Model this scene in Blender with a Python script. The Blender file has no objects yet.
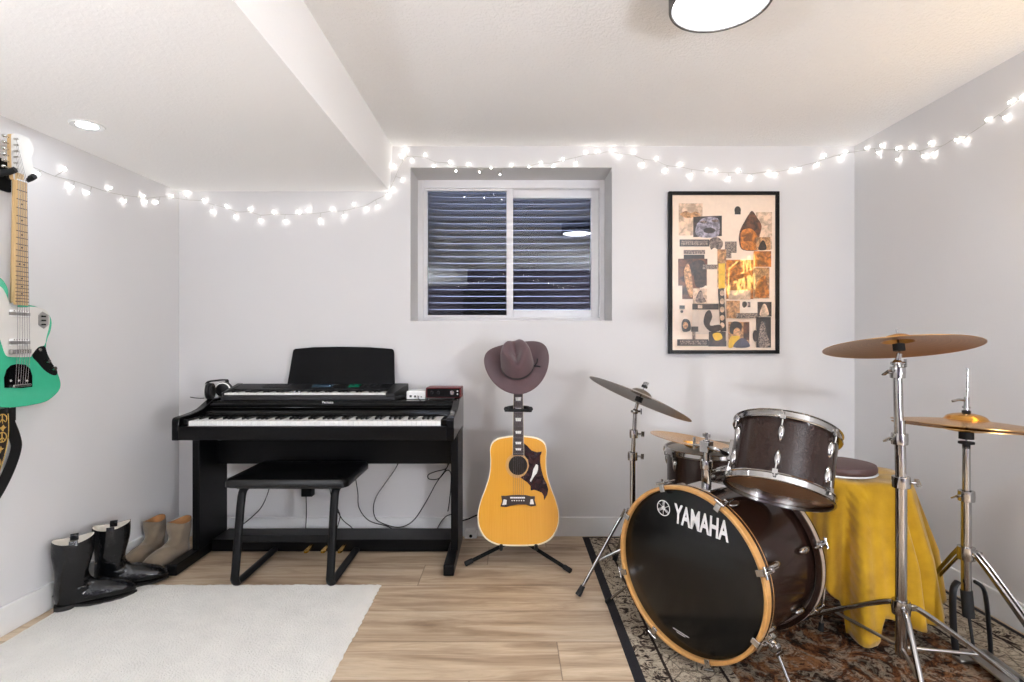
import bpy, bmesh, math, random
from mathutils import Matrix, Vector
random.seed(7)
C = bpy.context.scene.collection
PI = math.pi
F, CX, CY, EYE = 540.0, 511.0, 340.0, 1.12
WALL = 3.09
def lwall(y): return -1.9 - .03 * (WALL - y)          # the left wall runs a little off square
RW = 1.966

# ------------------------------------------------------------------ materials
def lin(c):
    c = c / 255.0
    return c / 12.92 if c <= .04045 else ((c + .055) / 1.055) ** 2.4
def rgb(r, g, b): return (lin(r), lin(g), lin(b), 1)
class NT:
    def __init__(s, name):
        s.m = bpy.data.materials.new(name); s.m.use_nodes = True
        s.t = s.m.node_tree; s.n = s.t.nodes; s.l = s.t.links
        s.b = s.n['Principled BSDF']
    def node(s, typ, **kw):
        n = s.n.new(typ)
        for k, v in kw.items(): setattr(n, k, v)
        return n
    def link(s, a, b): s.l.new(a, b)
    def math(s, op, a, b=None, c=None):
        n = s.n.new('ShaderNodeMath'); n.operation = op
        for i, v in enumerate((a, b, c)):
            if v is None: continue
            if hasattr(v, 'is_linked'): s.l.new(v, n.inputs[i])
            else: n.inputs[i].default_value = v
        return n.outputs[0]
    def mix(s, fac, a, b):
        n = s.n.new('ShaderNodeMix'); n.data_type = 'RGBA'
        for i, v in ((0, fac), (6, a), (7, b)):
            if hasattr(v, 'is_linked'): s.l.new(v, n.inputs[i])
            else: n.inputs[i].default_value = v
        return n.outputs[2]
    def ramp(s, fac, stops):
        n = s.n.new('ShaderNodeValToRGB'); e = n.color_ramp.elements
        while len(e) < len(stops): e.new(.5)
        for el, (p, c) in zip(e, stops): el.position = p; el.color = c
        s.l.new(fac, n.inputs[0]); return n.outputs[0]
    def coords(s, scale=(1, 1, 1)):
        tc = s.n.new('ShaderNodeTexCoord'); mp = s.n.new('ShaderNodeMapping')
        mp.inputs['Scale'].default_value = scale
        s.l.new(tc.outputs['Object'], mp.inputs[0]); return mp.outputs[0]
    def noise(s, vec, scale, detail=3, rough=.55, dist=0):
        n = s.n.new('ShaderNodeTexNoise')
        n.inputs['Scale'].default_value = scale; n.inputs['Detail'].default_value = detail
        n.inputs['Roughness'].default_value = rough; n.inputs['Distortion'].default_value = dist
        if vec is not None: s.l.new(vec, n.inputs['Vector'])
        return n.outputs[0]
    def bump(s, h, strength, dist=.01):
        n = s.n.new('ShaderNodeBump'); n.inputs['Strength'].default_value = strength
        n.inputs['Distance'].default_value = dist
        s.l.new(h, n.inputs['Height']); s.l.new(n.outputs[0], s.b.inputs['Normal'])
MATS = {}
def mat(name, c, rough=.5, metal=0, var=.08, nscale=25, bump=0, bscale=200, coat=0, sheen=0, stretch=(1, 1, 1), bdist=.004, spec=.5):
    if name in MATS: return MATS[name]
    t = NT(name); col = rgb(*c)
    v = t.coords(stretch)
    f = t.noise(v, nscale)
    lo = tuple(x * (1 - var) for x in col[:3]) + (1,); hi = tuple(min(1, x * (1 + var)) for x in col[:3]) + (1,)
    t.link(t.ramp(f, [(.3, lo), (.7, hi)]), t.b.inputs['Base Color'])
    t.b.inputs['Roughness'].default_value = rough; t.b.inputs['Metallic'].default_value = metal
    t.b.inputs['Specular IOR Level'].default_value = spec
    if coat:
        t.b.inputs['Coat Weight'].default_value = coat; t.b.inputs['Coat Roughness'].default_value = .015
    if sheen: t.b.inputs['Sheen Weight'].default_value = sheen
    if bump: t.bump(t.noise(v, bscale, 3), bump, bdist)
    MATS[name] = t.m; return t.m
def emit(name, c, strength):
    t = NT(name); t.b.inputs['Base Color'].default_value = (.8, .8, .8, 1)
    t.b.inputs['Emission Color'].default_value = rgb(*c); t.b.inputs['Emission Strength'].default_value = strength
    return t.m

def wall_mat():
    t = NT('painted wall'); v = t.coords()
    f = t.noise(v, 1.5, 2)
    t.link(t.ramp(f, [(.3, rgb(213, 212, 212)), (.7, rgb(217, 216, 216))]), t.b.inputs['Base Color'])
    t.b.inputs['Roughness'].default_value = .55
    t.b.inputs['Specular IOR Level'].default_value = .3
    t.bump(t.noise(v, 160, 3), .08, .003); return t.m
def ceil_mat(name='knockdown ceiling', st=.4):
    t = NT(name); v = t.coords()
    t.b.inputs['Base Color'].default_value = rgb(240, 239, 237); t.b.inputs['Roughness'].default_value = .9
    n = t.noise(v, 70, 5, .6, .6)
    r = t.ramp(n, [(.42, (0, 0, 0, 1)), (.6, (1, 1, 1, 1))])
    t.bump(r, st, .007); return t.m
def floor_mat():
    t = NT('oak plank floor'); tc = t.node('ShaderNodeTexCoord'); sp = t.node('ShaderNodeSeparateXYZ')
    t.link(tc.outputs['Object'], sp.inputs[0]); X, Y = sp.outputs[0], sp.outputs[1]
    ry = t.math('DIVIDE', t.math('SUBTRACT', Y, 1.775), .2286); row = t.math('FLOOR', ry)
    px = t.math('DIVIDE', t.math('SUBTRACT', t.math('SUBTRACT', X, .17), t.math('MULTIPLY', row, .308)), 1.52)
    pid = t.math('FLOOR', px)
    cv = t.node('ShaderNodeCombineXYZ'); t.link(row, cv.inputs[0]); t.link(pid, cv.inputs[1])
    wn = t.node('ShaderNodeTexWhiteNoise', noise_dimensions='3D'); t.link(cv.outputs[0], wn.inputs[0])
    # grain, shifted per plank
    gv = t.node('ShaderNodeCombineXYZ')
    t.link(t.math('MULTIPLY', X, 1.0), gv.inputs[0]); t.link(t.math('MULTIPLY', Y, 9.0), gv.inputs[1])
    t.link(t.math('MULTIPLY', wn.outputs[0], 40), gv.inputs[2])
    g1 = t.noise(gv.outputs[0], 1.6, 6, .6, .8); g2 = t.noise(gv.outputs[0], 9, 5, .65, .3)
    base = t.ramp(g1, [(.28, rgb(144, 120, 96)), (.42, rgb(184, 160, 133)), (.55, rgb(209, 188, 161)), (.75, rgb(222, 205, 181))])
    fine = t.ramp(g2, [(.3, (.78, .76, .74, 1)), (.6, (1, 1, 1, 1))])
    mu = t.node('ShaderNodeMix', data_type='RGBA', blend_type='MULTIPLY'); mu.inputs[0].default_value = .8
    t.link(base, mu.inputs[6]); t.link(fine, mu.inputs[7])
    tint = t.ramp(wn.outputs[0], [(0, (.80, .78, .76, 1)), (1, (1.04, 1.03, 1.0, 1))])
    m2 = t.node('ShaderNodeMix', data_type='RGBA', blend_type='MULTIPLY'); m2.inputs[0].default_value = 1
    t.link(mu.outputs[2], m2.inputs[6]); t.link(tint, m2.inputs[7])
    fy = t.math('FRACT', ry); fx = t.math('FRACT', px)
    ey = t.math('MINIMUM', fy, t.math('SUBTRACT', 1, fy)); ex = t.math('MINIMUM', fx, t.math('SUBTRACT', 1, fx))
    gap = t.math('MAXIMUM', t.math('LESS_THAN', ey, .009), t.math('LESS_THAN', ex, .0014))
    t.link(t.mix(t.math('MULTIPLY', gap, .6), m2.outputs[2], rgb(84, 64, 46)), t.b.inputs['Base Color'])
    t.b.inputs['Roughness'].default_value = .42
    t.bump(t.math('SUBTRACT', g2, gap), .12, .003); return t.m
def persian_mat():
    t = NT('persian rug pile'); tc = t.node('ShaderNodeTexCoord'); sp = t.node('ShaderNodeSeparateXYZ')
    t.link(tc.outputs['Object'], sp.inputs[0]); X, Y = sp.outputs[0], sp.outputs[1]
    # rug is centred on its own origin: half sizes .77 x 1.25
    dx = t.math('SUBTRACT', .77, t.math('ABSOLUTE', X)); dy = t.math('SUBTRACT', 1.25, t.math('ABSOLUTE', Y))
    d = t.math('MINIMUM', dx, dy)
    v = tc.outputs['Object']
    n1 = t.noise(v, 16, 5, .7, 1.6); n2 = t.noise(v, 7, 4, .6, 2.2); n3 = t.noise(v, 60, 3, .7)
    vo = t.node('ShaderNodeTexVoronoi', feature='DISTANCE_TO_EDGE'); vo.inputs['Scale'].default_value = 11
    t.link(v, vo.inputs['Vector'])
    beige, taupe, dark, rust, char = rgb(196, 182, 160), rgb(122, 106, 92), rgb(46, 37, 33), rgb(128, 84, 56), rgb(50, 49, 52)
    flor = t.ramp(n1, [(.38, dark), (.43, rgb(96, 80, 68)), (.47, beige), (.53, beige), (.56, taupe), (.6, dark)])
    light = t.ramp(n1, [(.36, rgb(60, 48, 41)), (.41, taupe), (.45, beige), (.54, beige), (.58, rgb(112, 96, 82)), (.63, beige)])
    n4 = t.noise(v, 9, 7, .74, .7)
    fieldc = t.ramp(n4, [(.38, rgb(22, 17, 15)), (.45, rgb(52, 33, 22)), (.51, rgb(108, 66, 38)), (.57, rgb(160, 112, 74)), (.62, rgb(58, 38, 26)), (.7, rgb(96, 62, 40))])
    lines = t.math('LESS_THAN', vo.outputs['Distance'], .025)
    lb = t.mix(t.math('MULTIPLY', lines, .55), light, dark)
    c = fieldc
    bigf = t.ramp(n2, [(.44, (0, 0, 0, 1)), (.52, (1, 1, 1, 1))])
    c = t.mix(t.math('MULTIPLY', bigf, .5), c, flor)
    for lim, colr in ((.34, flor), (.31, dark), (.30, lb), (.125, dark), (.115, flor), (.055, lb), (.035, char)):
        c = t.mix(t.math('LESS_THAN', d, lim), c, colr)
    c = t.mix(t.math('MULTIPLY', t.ramp(n3, [(.4, (0, 0, 0, 1)), (.65, (1, 1, 1, 1))]), .3), c, dark)
    t.link(c, t.b.inputs['Base Color']); t.b.inputs['Roughness'].default_value = .95
    t.b.inputs['Specular IOR Level'].default_value = .1
    t.bump(t.noise(v, 90, 5, .75), 1.0, .012); return t.m
def guitar_top_mat():
    t = NT('amber spruce top'); v = t.coords((110, 1.2, 1))
    n = t.noise(v, 3, 3)
    t.link(t.ramp(n, [(.3, rgb(212, 150, 46)), (.7, rgb(220, 160, 55))]), t.b.inputs['Base Color'])
    t.b.inputs['Roughness'].default_value = .22; t.b.inputs['Coat Weight'].default_value = .6; return t.m
def cymbal_mat(name, a, b, rough=.3):
    t = NT(name); tc = t.node('ShaderNodeTexCoord'); ln = t.node('ShaderNodeVectorMath', operation='LENGTH')
    t.link(tc.outputs['Object'], ln.inputs[0])
    cv = t.node('ShaderNodeCombineXYZ'); t.link(ln.outputs['Value'], cv.inputs[0])
    n = t.noise(cv.outputs[0], 220, 3)
    t.link(t.ramp(n, [(.3, rgb(*a)), (.7, rgb(*b))]), t.b.inputs['Base Color'])
    t.b.inputs['Metallic'].default_value = 1; t.b.inputs['Roughness'].default_value = rough
    t.bump(n, .15, .001); return t.m
def cloth_mat():
    t = NT('quilted mustard cloth'); v = t.coords()
    t.link(t.ramp(t.noise(v, 14, 4), [(.3, rgb(166, 124, 2)), (.7, rgb(192, 148, 6))]), t.b.inputs['Base Color'])
    t.b.inputs['Roughness'].default_value = .9; t.b.inputs['Sheen Weight'].default_value = .3
    uv = t.node('ShaderNodeUVMap'); sp = t.node('ShaderNodeSeparateXYZ'); t.link(uv.outputs[0], sp.inputs[0])
    U, V = sp.outputs[0], sp.outputs[1]
    st = t.math('SINE', t.math('MULTIPLY', t.math('ADD', t.math('MULTIPLY', V, .62), U), 260))
    inb = t.math('MULTIPLY', t.math('GREATER_THAN', U, .372), t.math('LESS_THAN', U, .425))
    h = t.math('ADD', t.math('MULTIPLY', t.math('MULTIPLY', st, inb), .5), t.math('MULTIPLY', t.noise(v, 120, 3), .5))
    t.bump(h, .5, .003); return t.m
def glass_mat(name, tint=(1, 1, 1, 1)):
    t = NT(name); t.b.inputs['Base Color'].default_value = tint
    t.b.inputs['Transmission Weight'].default_value = 1; t.b.inputs['Roughness'].default_value = 0
    t.b.inputs['IOR'].default_value = 1.5; return t.m

M_wall, M_ceil, M_floor = wall_mat(), ceil_mat(), floor_mat()
M_trim = mat('white trim paint', (226, 226, 225), .35, var=.01)
M_vinyl = mat('white vinyl', (236, 236, 238), .3, var=.01)
M_black = mat('satin black', (14, 14, 15), .38, var=.1, spec=.2)
M_blackm = mat('matte black', (12, 12, 13), .6, var=.1, spec=.15)
M_blackwood = mat('black ash laminate', (11, 11, 12), .34, var=.25, nscale=12, stretch=(1, 12, 12), spec=.14)
M_gloss = mat('gloss black', (9, 9, 10), .14, var=.05, spec=.3)
M_vinylseat = mat('black vinyl upholstery', (10, 10, 11), .3, var=.1, bump=.15, bscale=260, spec=.35)
M_ivory = mat('white key plastic', (238, 238, 235), .2, var=.01)
M_chrome = mat('chrome', (172, 170, 168), .12, 1, var=.05)
M_steel = mat('brushed steel', (170, 168, 164), .28, 1, var=.1)
M_brass = mat('brass', (212, 164, 70), .22, 1, var=.08)
M_rubber = mat('black rubber', (14, 14, 14), .8, var=.1, bump=.2)
M_wrap = mat('espresso sparkle drum wrap', (38, 23, 18), .18, var=.3, nscale=400, coat=.1, spec=.3)
M_hoopwood = mat('natural maple hoop', (188, 140, 80), .3, var=.14, nscale=6, stretch=(6, 6, 1), coat=.3)
M_headblk = mat('black drum head', (11, 12, 12), .2, var=.1, spec=.35)
M_headclear = mat('smoky drum head', (122, 92, 70), .22, var=.08, nscale=8)
M_headwhite = mat('coated white drum head', (226, 216, 200), .4, var=.04)
M_white = mat('white gloss', (240, 240, 238), .2, var=.01)
M_logo = mat('silver white print', (222, 222, 222), .4, var=.01)
M_teal = mat('seafoam green lacquer', (66, 184, 144), .12, var=.03, coat=.7)
M_maple = mat('maple neck', (204, 170, 118), .35, var=.1, nscale=8, stretch=(10, 1, 10))
M_rosewood = mat('rosewood', (48, 34, 28), .42, var=.2, nscale=12, stretch=(20, 2, 20))
M_mahog = mat('dark mahogany', (88, 44, 24), .25, var=.15, nscale=10, coat=.4)
M_tort = mat('tortoise pickguard', (44, 24, 22), .18, var=.6, nscale=30)
M_spruce = guitar_top_mat()
M_cream = mat('cream binding', (236, 224, 190), .3, var=.02)
M_pearl = mat('pearl inlay', (226, 224, 218), .25, var=.06)
M_leather = mat('black boot leather', (11, 12, 14), .2, var=.15, nscale=20, bump=.5, bscale=26, bdist=.012, coat=.12, spec=.35)
M_lining = mat('pale leather lining', (206, 200, 188), .7, var=.05)
M_sole = mat('dark boot sole', (26, 24, 23), .6, var=.15)
M_suede = mat('taupe suede', (122, 108, 90), .95, var=.14, nscale=14, bump=.3, bscale=120, sheen=.3)
M_tanlin = mat('tan leather lining', (150, 104, 58), .7, var=.1)
M_felt = mat('mauve brown felt', (86, 62, 66), .8, var=.12, nscale=12, sheen=.4, bump=.15, bscale=300)
M_band = mat('black hat band', (14, 12, 14), .5)
M_brown = mat('brown plum vinyl', (84, 60, 58), .5, var=.08, bump=.1)
M_wood_stick = mat('hickory', (206, 160, 100), .4, var=.1)
M_galv = mat('galvanised steel', (92, 94, 102), .24, .85, var=.08)
M_gravel = mat('gravel', (110, 106, 100), .9, var=.4, nscale=60, bump=1, bscale=60, bdist=.03)
M_gold = mat('gold thread', (196, 160, 84), .5, .2, var=.2, nscale=200)
M_strapdark = mat('dark woven strap', (30, 20, 16), .9, var=.3, nscale=200)
M_red = mat('dark red anodised metal', (104, 30, 30), .4, .3, var=.06)
M_wire = mat('clear silver wire', (170, 168, 160), .4, .3)
M_nickel = mat('nickel', (200, 198, 192), .2, 1, var=.04)
M_greydark = mat('dark grey plastic', (26, 26, 28), .42, var=.08, spec=.3)
M_midgrey = mat('grey plastic', (48, 48, 50), .42, var=.08, spec=.3)
M_lcdg = mat('green display', (26, 120, 92), .25, var=.1)
M_lcdb = mat('blue grey display', (70, 92, 110), .25, var=.1)
M_cymA = cymbal_mat('bronze cymbal', (150, 104, 54), (196, 146, 84))
M_cymB = cymbal_mat('golden bronze cymbal', (186, 132, 62), (222, 172, 98), .26)
M_cymC = cymbal_mat('tarnished bronze cymbal', (116, 108, 98), (146, 138, 126), .33)
M_cloth = cloth_mat()
M_persian = persian_mat()
M_rugw = mat('ivory wool pile', (226, 223, 215), .97, var=.05, nscale=9, bump=.8, bscale=170, bdist=.012, sheen=.3)
M_glass = glass_mat('window glass', (.93, .96, .97, 1))
M_bulb = emit('warm white bulb', (255, 250, 244), 9)
M_lamp = emit('lamp diffuser', (240, 245, 253), 28)
M_down = emit('downlight lens', (238, 244, 254), 45)
M_neon = emit('amber neon tube', (255, 206, 112), 15)

# ------------------------------------------------------------------ mesh helpers
I4 = Matrix.Identity(4)
def frame(o, x, y, z):
    m = Matrix.Identity(4)
    for i, c in enumerate((x, y, z, o)):
        for j in range(3): m[j][i] = c[j]
    return m
def zframe(o, z, up=(0, 0, 1)):
    z = Vector(z).normalized(); u = Vector(up)
    if abs(z.dot(u)) > .98: u = Vector((0, 1, 0))
    x = u.cross(z).normalized(); y = z.cross(x)
    return frame(o, x, y, z)
def quad(bm, vs):
    try: return bm.faces.new(vs)
    except ValueError: return None
def box(bm, lo, hi, M=I4):
    v = [bm.verts.new(M @ Vector((x, y, z))) for x in (lo[0], hi[0]) for y in (lo[1], hi[1]) for z in (lo[2], hi[2])]
    for f in ((0, 1, 3, 2), (4, 6, 7, 5), (0, 4, 5, 1), (2, 3, 7, 6), (0, 2, 6, 4), (1, 5, 7, 3)): bm.faces.new([v[i] for i in f])
def cbox(bm, c, s, M=I4): box(bm, [c[i] - s[i] / 2 for i in range(3)], [c[i] + s[i] / 2 for i in range(3)], M)
def cat(pts, n=6, closed=False):
    P = [Vector(p) for p in pts]; out = []; N = len(P)
    for i in range(N if closed else N - 1):
        g = (lambda k: P[k % N]) if closed else (lambda k: P[min(max(k, 0), N - 1)])
        a, b, c, d = g(i - 1), g(i), g(i + 1), g(i + 2)
        for k in range(n):
            t = k / n
            out.append(.5 * ((2 * b) + (c - a) * t + (2 * a - 5 * b + 4 * c - d) * t * t + (3 * b - a - 3 * c + d) * t ** 3))
    if not closed: out.append(P[-1])
    return out
def tube(bm, pts, r, seg=10, M=I4, closed=False, flat=None):
    P = [M @ Vector(p) for p in pts]; n = len(P)
    R = r if isinstance(r, (list, tuple)) else [r] * n
    rings = []; nrm = None
    for i in range(n):
        if closed: t = P[(i + 1) % n] - P[i - 1]
        else: t = P[min(i + 1, n - 1)] - P[max(i - 1, 0)]
        t.normalize()
        if nrm is None:
            a = Vector((0, 0, 1)) if abs(t.z) < .9 else Vector((0, 1, 0))
            nrm = t.cross(a).normalized()
        nrm = (nrm - t * nrm.dot(t)).normalized(); b = t.cross(nrm)
        ring = []
        for k in range(seg):
            a = 2 * PI * k / seg
            ca, sa = math.cos(a), math.sin(a)
            if flat: ca *= flat[0]; sa *= flat[1]
            ring.append(bm.verts.new(P[i] + (nrm * ca + b * sa) * R[i]))
        rings.append(ring)
    for i in range(n if closed else n - 1):
        A, B = rings[i], rings[(i + 1) % n]
        for k in range(seg): quad(bm, (A[k], A[(k + 1) % seg], B[(k + 1) % seg], B[k]))
    if not closed:
        bm.faces.new(rings[0][::-1]); bm.faces.new(rings[-1])
def rod(bm, a, b, r, r2=None, seg=12, M=I4): tube(bm, [a, b], [r, r if r2 is None else r2], seg, M)
def lathe(bm, prof, seg=32, M=I4, closed=False):
    rings = []
    for (r, z) in prof:
        if r < 1e-6: rings.append([bm.verts.new(M @ Vector((0, 0, z)))])
        else: rings.append([bm.verts.new(M @ Vector((r * math.cos(2 * PI * k / seg), r * math.sin(2 * PI * k / seg), z))) for k in range(seg)])
    prs = list(zip(rings, rings[1:])) + ([(rings[-1], rings[0])] if closed else [])
    for A, B in prs:
        for k in range(seg):
            k2 = (k + 1) % seg
            if len(A) == 1 and len(B) == 1: continue
            if len(A) == 1: quad(bm, (A[0], B[k], B[k2]))
            elif len(B) == 1: quad(bm, (A[k], A[k2], B[0]))
            else: quad(bm, (A[k], A[k2], B[k2], B[k]))
def prism(bm, poly, z0, z1, M=I4):
    a = [bm.verts.new(M @ Vector((p[0], p[1], z0))) for p in poly]; b = [bm.verts.new(M @ Vector((p[0], p[1], z1))) for p in poly]
    n = len(poly); bm.faces.new(a[::-1]); bm.faces.new(b)
    for i in range(n): bm.faces.new((a[i], a[(i + 1) % n], b[(i + 1) % n], b[i]))
def ell(bm, c, r, M=I4, seg=16, rings=10):
    T = M @ Matrix.Translation(c) @ Matrix.Diagonal((r[0], r[1], r[2], 1))
    lathe(bm, [(math.sin(PI * i / rings), -math.cos(PI * i / rings)) for i in range(rings + 1)], seg, T)
def loft(bm, rings, cap=True, M=I4, capmode=(True, True)):
    R = [[bm.verts.new(M @ Vector(p)) for p in ring] for ring in rings]
    n = len(R[0])
    for A, B in zip(R, R[1:]):
        for k in range(n): quad(bm, (A[k], A[(k + 1) % n], B[(k + 1) % n], B[k]))
    if capmode[0]: bm.faces.new(R[0][::-1])
    if capmode[1]: bm.faces.new(R[-1])
def YZ(x0): return frame((x0, 0, 0), (0, 1, 0), (0, 0, 1), (1, 0, 0))      # prism drawn in (Y, Z), extruded along X
def new(): return bmesh.new()

def wm(o):
    return wm(o.parent) @ o.matrix_parent_inverse @ o.matrix_basis if o.parent else o.matrix_basis
def obj(name, bm, m, parent=None, bevel=0, smooth=True, world=False, label=None, loc=None, bseg=2, subd=0, solid=0, ang=.7):
    if world and parent is not None: bmesh.ops.transform(bm, matrix=wm(parent).inverted(), verts=bm.verts)
    if world and parent is None and loc is not None: bmesh.ops.translate(bm, vec=-Vector(loc), verts=bm.verts)
    bmesh.ops.recalc_face_normals(bm, faces=bm.faces)
    me = bpy.data.meshes.new(name); bm.to_mesh(me); bm.free()
    for mm in (m if isinstance(m, (list, tuple)) else [m]): me.materials.append(mm)
    if smooth:
        me.shade_smooth(); me.set_sharp_from_angle(angle=ang)
    o = bpy.data.objects.new(name, me); C.objects.link(o)
    if loc is not None: o.location = loc
    if parent is not None: o.parent = parent
    if solid:
        md = o.modifiers.new('thickness', 'SOLIDIFY'); md.thickness = solid; md.offset = 0
    if subd:
        md = o.modifiers.new('smooth', 'SUBSURF'); md.levels = subd; md.render_levels = subd
    if bevel:
        md = o.modifiers.new('edge', 'BEVEL'); md.width = bevel; md.segments = bseg; md.limit_method = 'ANGLE'; md.angle_limit = .6
    if label: o['label'] = label
    return o
def tag(o, label, category, group=None):
    o['label'] = label; o['category'] = category
    if group: o['group'] = group
    return o
def thing(name, label, category, loc=(0, 0, 0), M=None, group=None):
    o = bpy.data.objects.new(name, None); C.objects.link(o); o.empty_display_size = .05
    o.matrix_world = M if M is not None else Matrix.Translation(loc)
    bpy.context.view_layer.update()
    return tag(o, label, category, group)
def struct(name, bm, m, **k):
    o = obj(name, bm, m, **k); 
    if o.parent is None: o['kind'] = 'structure'
    return o
def dup(o, parent, loc=None, M=None):
    c = o.copy(); C.objects.link(c); c.parent = parent
    if M is not None: c.matrix_local = M
    elif loc is not None: c.location = loc
    return c
def text_bm(s, size, M, extr=.0004, bold=.0, outline=0, shear=0, spacing=1.0, sx=1.0):
    cu = bpy.data.curves.new('lettering', 'FONT'); cu.body = s; cu.size = size; cu.extrude = extr; cu.offset = bold
    cu.align_x = 'LEFT'; cu.shear = shear; cu.space_character = spacing
    if outline: cu.fill_mode = 'NONE'; cu.extrude = 0; cu.bevel_depth = outline; cu.bevel_resolution = 2
    o = bpy.data.objects.new('lettering', cu); C.objects.link(o)
    bpy.context.view_layer.update()
    me = bpy.data.meshes.new_from_object(o.evaluated_get(bpy.context.evaluated_depsgraph_get()))
    bm = bmesh.new(); bm.from_mesh(me)
    bpy.data.objects.remove(o); bpy.data.meshes.remove(me)
    bmesh.ops.transform(bm, matrix=M @ Matrix.Diagonal((sx, 1, 1, 1)), verts=bm.verts)
    return bm

# points measured on the photo, carried out to a known depth
def at(px, py, Y): return Vector(((px - CX) * Y / F, Y, EYE - (py - CY) * Y / F))
def on_floor(px, py, z=0): return at(px, py, F * (EYE - z) / (py - CY))
def on_lwall(px, py, off):
    k = (px - CX) / F; y = (-1.9 - .03 * WALL + off) / (k - .03); return at(px, py, y)
def on_rwall(px, py, off): return at(px, py, (RW - off) * F / (px - CX))
def on_plane(px, py, M):
    d = Vector(((px - CX) / F, 1, -(py - CY) / F)); c = Vector((0, 0, EYE)); n = M.col[2].xyz
    t = (M.translation - c).dot(n) / d.dot(n); return M.inverted() @ (c + d * t)

# ------------------------------------------------------------------ the room
FRONT, CEIL = -1.8, 2.229
bm = new(); box(bm, (-2.3, FRONT - .1, -.1), (2.2, 3.5, 0)); struct('floor', bm, M_floor)
bm = new(); box(bm, (-2.3, FRONT - .1, CEIL), (2.2, 3.45, CEIL + .1)); struct('ceiling', bm, M_ceil)
WX0, WX1, WZ0, WZ1 = (410.5 - 511) / 174.76, (612 - 511) / 174.76, 1.12 - (320.7 - 340) / 174.76, 1.12 - (167.5 - 340) / 174.76
WY = 3.45
WZ0 = 1.12 + (340 - 320.7) / 174.76
bm = new()
box(bm, (-2.3, WALL, 0), (WX0, WY, CEIL)); box(bm, (WX1, WALL, 0), (2.2, WY, CEIL))
box(bm, (WX0, WALL, 0), (WX1, WY, WZ0)); box(bm, (WX0, WALL, WZ1), (WX1, WY, CEIL))
struct('wall_back', bm, M_wall, smooth=False)
bm = new(); prism(bm, [(lwall(FRONT), FRONT), (lwall(WALL), WALL), (-2.3, WALL), (-2.3, FRONT)], 0, CEIL); struct('wall_left', bm, M_wall, smooth=False)
bm = new(); box(bm, (RW, FRONT, 0), (2.2, WALL, CEIL)); struct('wall_right', bm, M_wall, smooth=False)
bm = new(); box(bm, (-2.3, FRONT - .1, 0), (2.2, FRONT, CEIL)); struct('wall_front', bm, mat('mauve grey wall paint', (112, 104, 120), .6, var=.02), smooth=False)
bm = new(); prism(bm, [(-.695, 1.97), (-.678, CEIL), (-2.3, CEIL), (-2.3, 1.97)], 0, WALL - FRONT, frame((0, WALL, 0), (1, 0, 0), (0, 0, 1), (0, -1, 0)))
struct('ceiling_soffit', bm, ceil_mat('soffit paint', .12), smooth=False)
BH = .11
bm = new(); box(bm, (lwall(WALL), WALL - .014, 0), (RW, WALL, BH)); struct('baseboard_back', bm, M_trim, bevel=.004)
bm = new(); prism(bm, [(lwall(FRONT) , FRONT), (lwall(WALL), WALL), (lwall(WALL) + .014, WALL), (lwall(FRONT) + .014, FRONT)], 0, BH); struct('baseboard_left', bm, M_trim, bevel=.004)
bm = new(); box(bm, (RW - .014, FRONT, 0), (RW, WALL - .014, BH)); struct('baseboard_right', bm, M_trim, bevel=.004)
# door in the wall behind the camera
bm = new(); box(bm, (-.75, FRONT, .005), (.05, FRONT + .03, 1.93))
for z0, z1 in ((.15, .85), (1.0, 1.8)):
    for x0, x1 in ((-.65, -.4), (-.3, -.05)): box(bm, (x0, FRONT + .03, z0), (x1, FRONT + .036, z1))
d1 = struct('door_1', bm, mat('dark door paint', (60, 58, 60), .5), bevel=.004)
bm = new(); lathe(bm, [(0, 0), (.012, 0), (.012, .03), (.028, .04), (.03, .055), (.02, .07), (0, .072)], 16, zframe((-.02, FRONT + .03, .95), (0, 1, 0))); obj('door_knob', bm, M_nickel, d1)

# window: sliding vinyl unit at the back of the recess
FY = 3.33; fs = F / FY
def wx(p): return (p - CX) / fs
def wz(p): return EYE - (p - CY) / fs
def ring_frame(bm, x0, x1, z0, z1, l, r, b, t, y0, y1):
    box(bm, (x0, y0, z0), (x0 + l, y1, z1)); box(bm, (x1 - r, y0, z0), (x1, y1, z1))
    box(bm, (x0 + l, y0, z0), (x1 - r, y1, z0 + b)); box(bm, (x0 + l, y0, z1 - t), (x1 - r, y1, z1))
win = bpy.data.objects.new('window_1', None); C.objects.link(win); win.location = (0, FY, WZ0); win['kind'] = 'structure'
bpy.context.view_layer.update()
bm = new(); ring_frame(bm, WX0, WX1, WZ0, WZ1, wx(423) - WX0, WX1 - wx(600), .03, WZ1 - wz(188), FY, FY + .1)
obj('window_frame', bm, M_vinyl, win, bevel=.003, world=True)
bm = new(); ring_frame(bm, wx(423), wx(513), WZ0 + .03, wz(188), wx(427) - wx(423), wx(513) - wx(506.5), wz(315) - WZ0 - .03, .014, FY + .012, FY + .04)
sl = obj('sash', bm, M_vinyl, win, bevel=.003, world=True)
bm = new(); ring_frame(bm, wx(508), wx(600), WZ0 + .03, wz(188), wx(513) - wx(508), wx(600) - wx(592.5), wz(309.6) - WZ0 - .03, wz(188) - wz(196), FY + .05, FY + .085)
sr = obj('sash', bm, M_vinyl, win, bevel=.003, world=True)
bm = new(); box(bm, (wx(426), FY + .022, wz(316)), (wx(507), FY + .026, wz(190))); obj('glass_pane', bm, M_glass, sl, world=True, smooth=False)
bm = new(); box(bm, (wx(512), FY + .064, wz(310)), (wx(593), FY + .068, wz(195))); obj('glass_pane', bm, M_glass, sr, world=True, smooth=False)
bm = new(); cbox(bm, (wx(508), FY + .008, wz(253)), (.012, .012, .07)); obj('latch', bm, M_vinyl, sl, bevel=.003, world=True)
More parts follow.
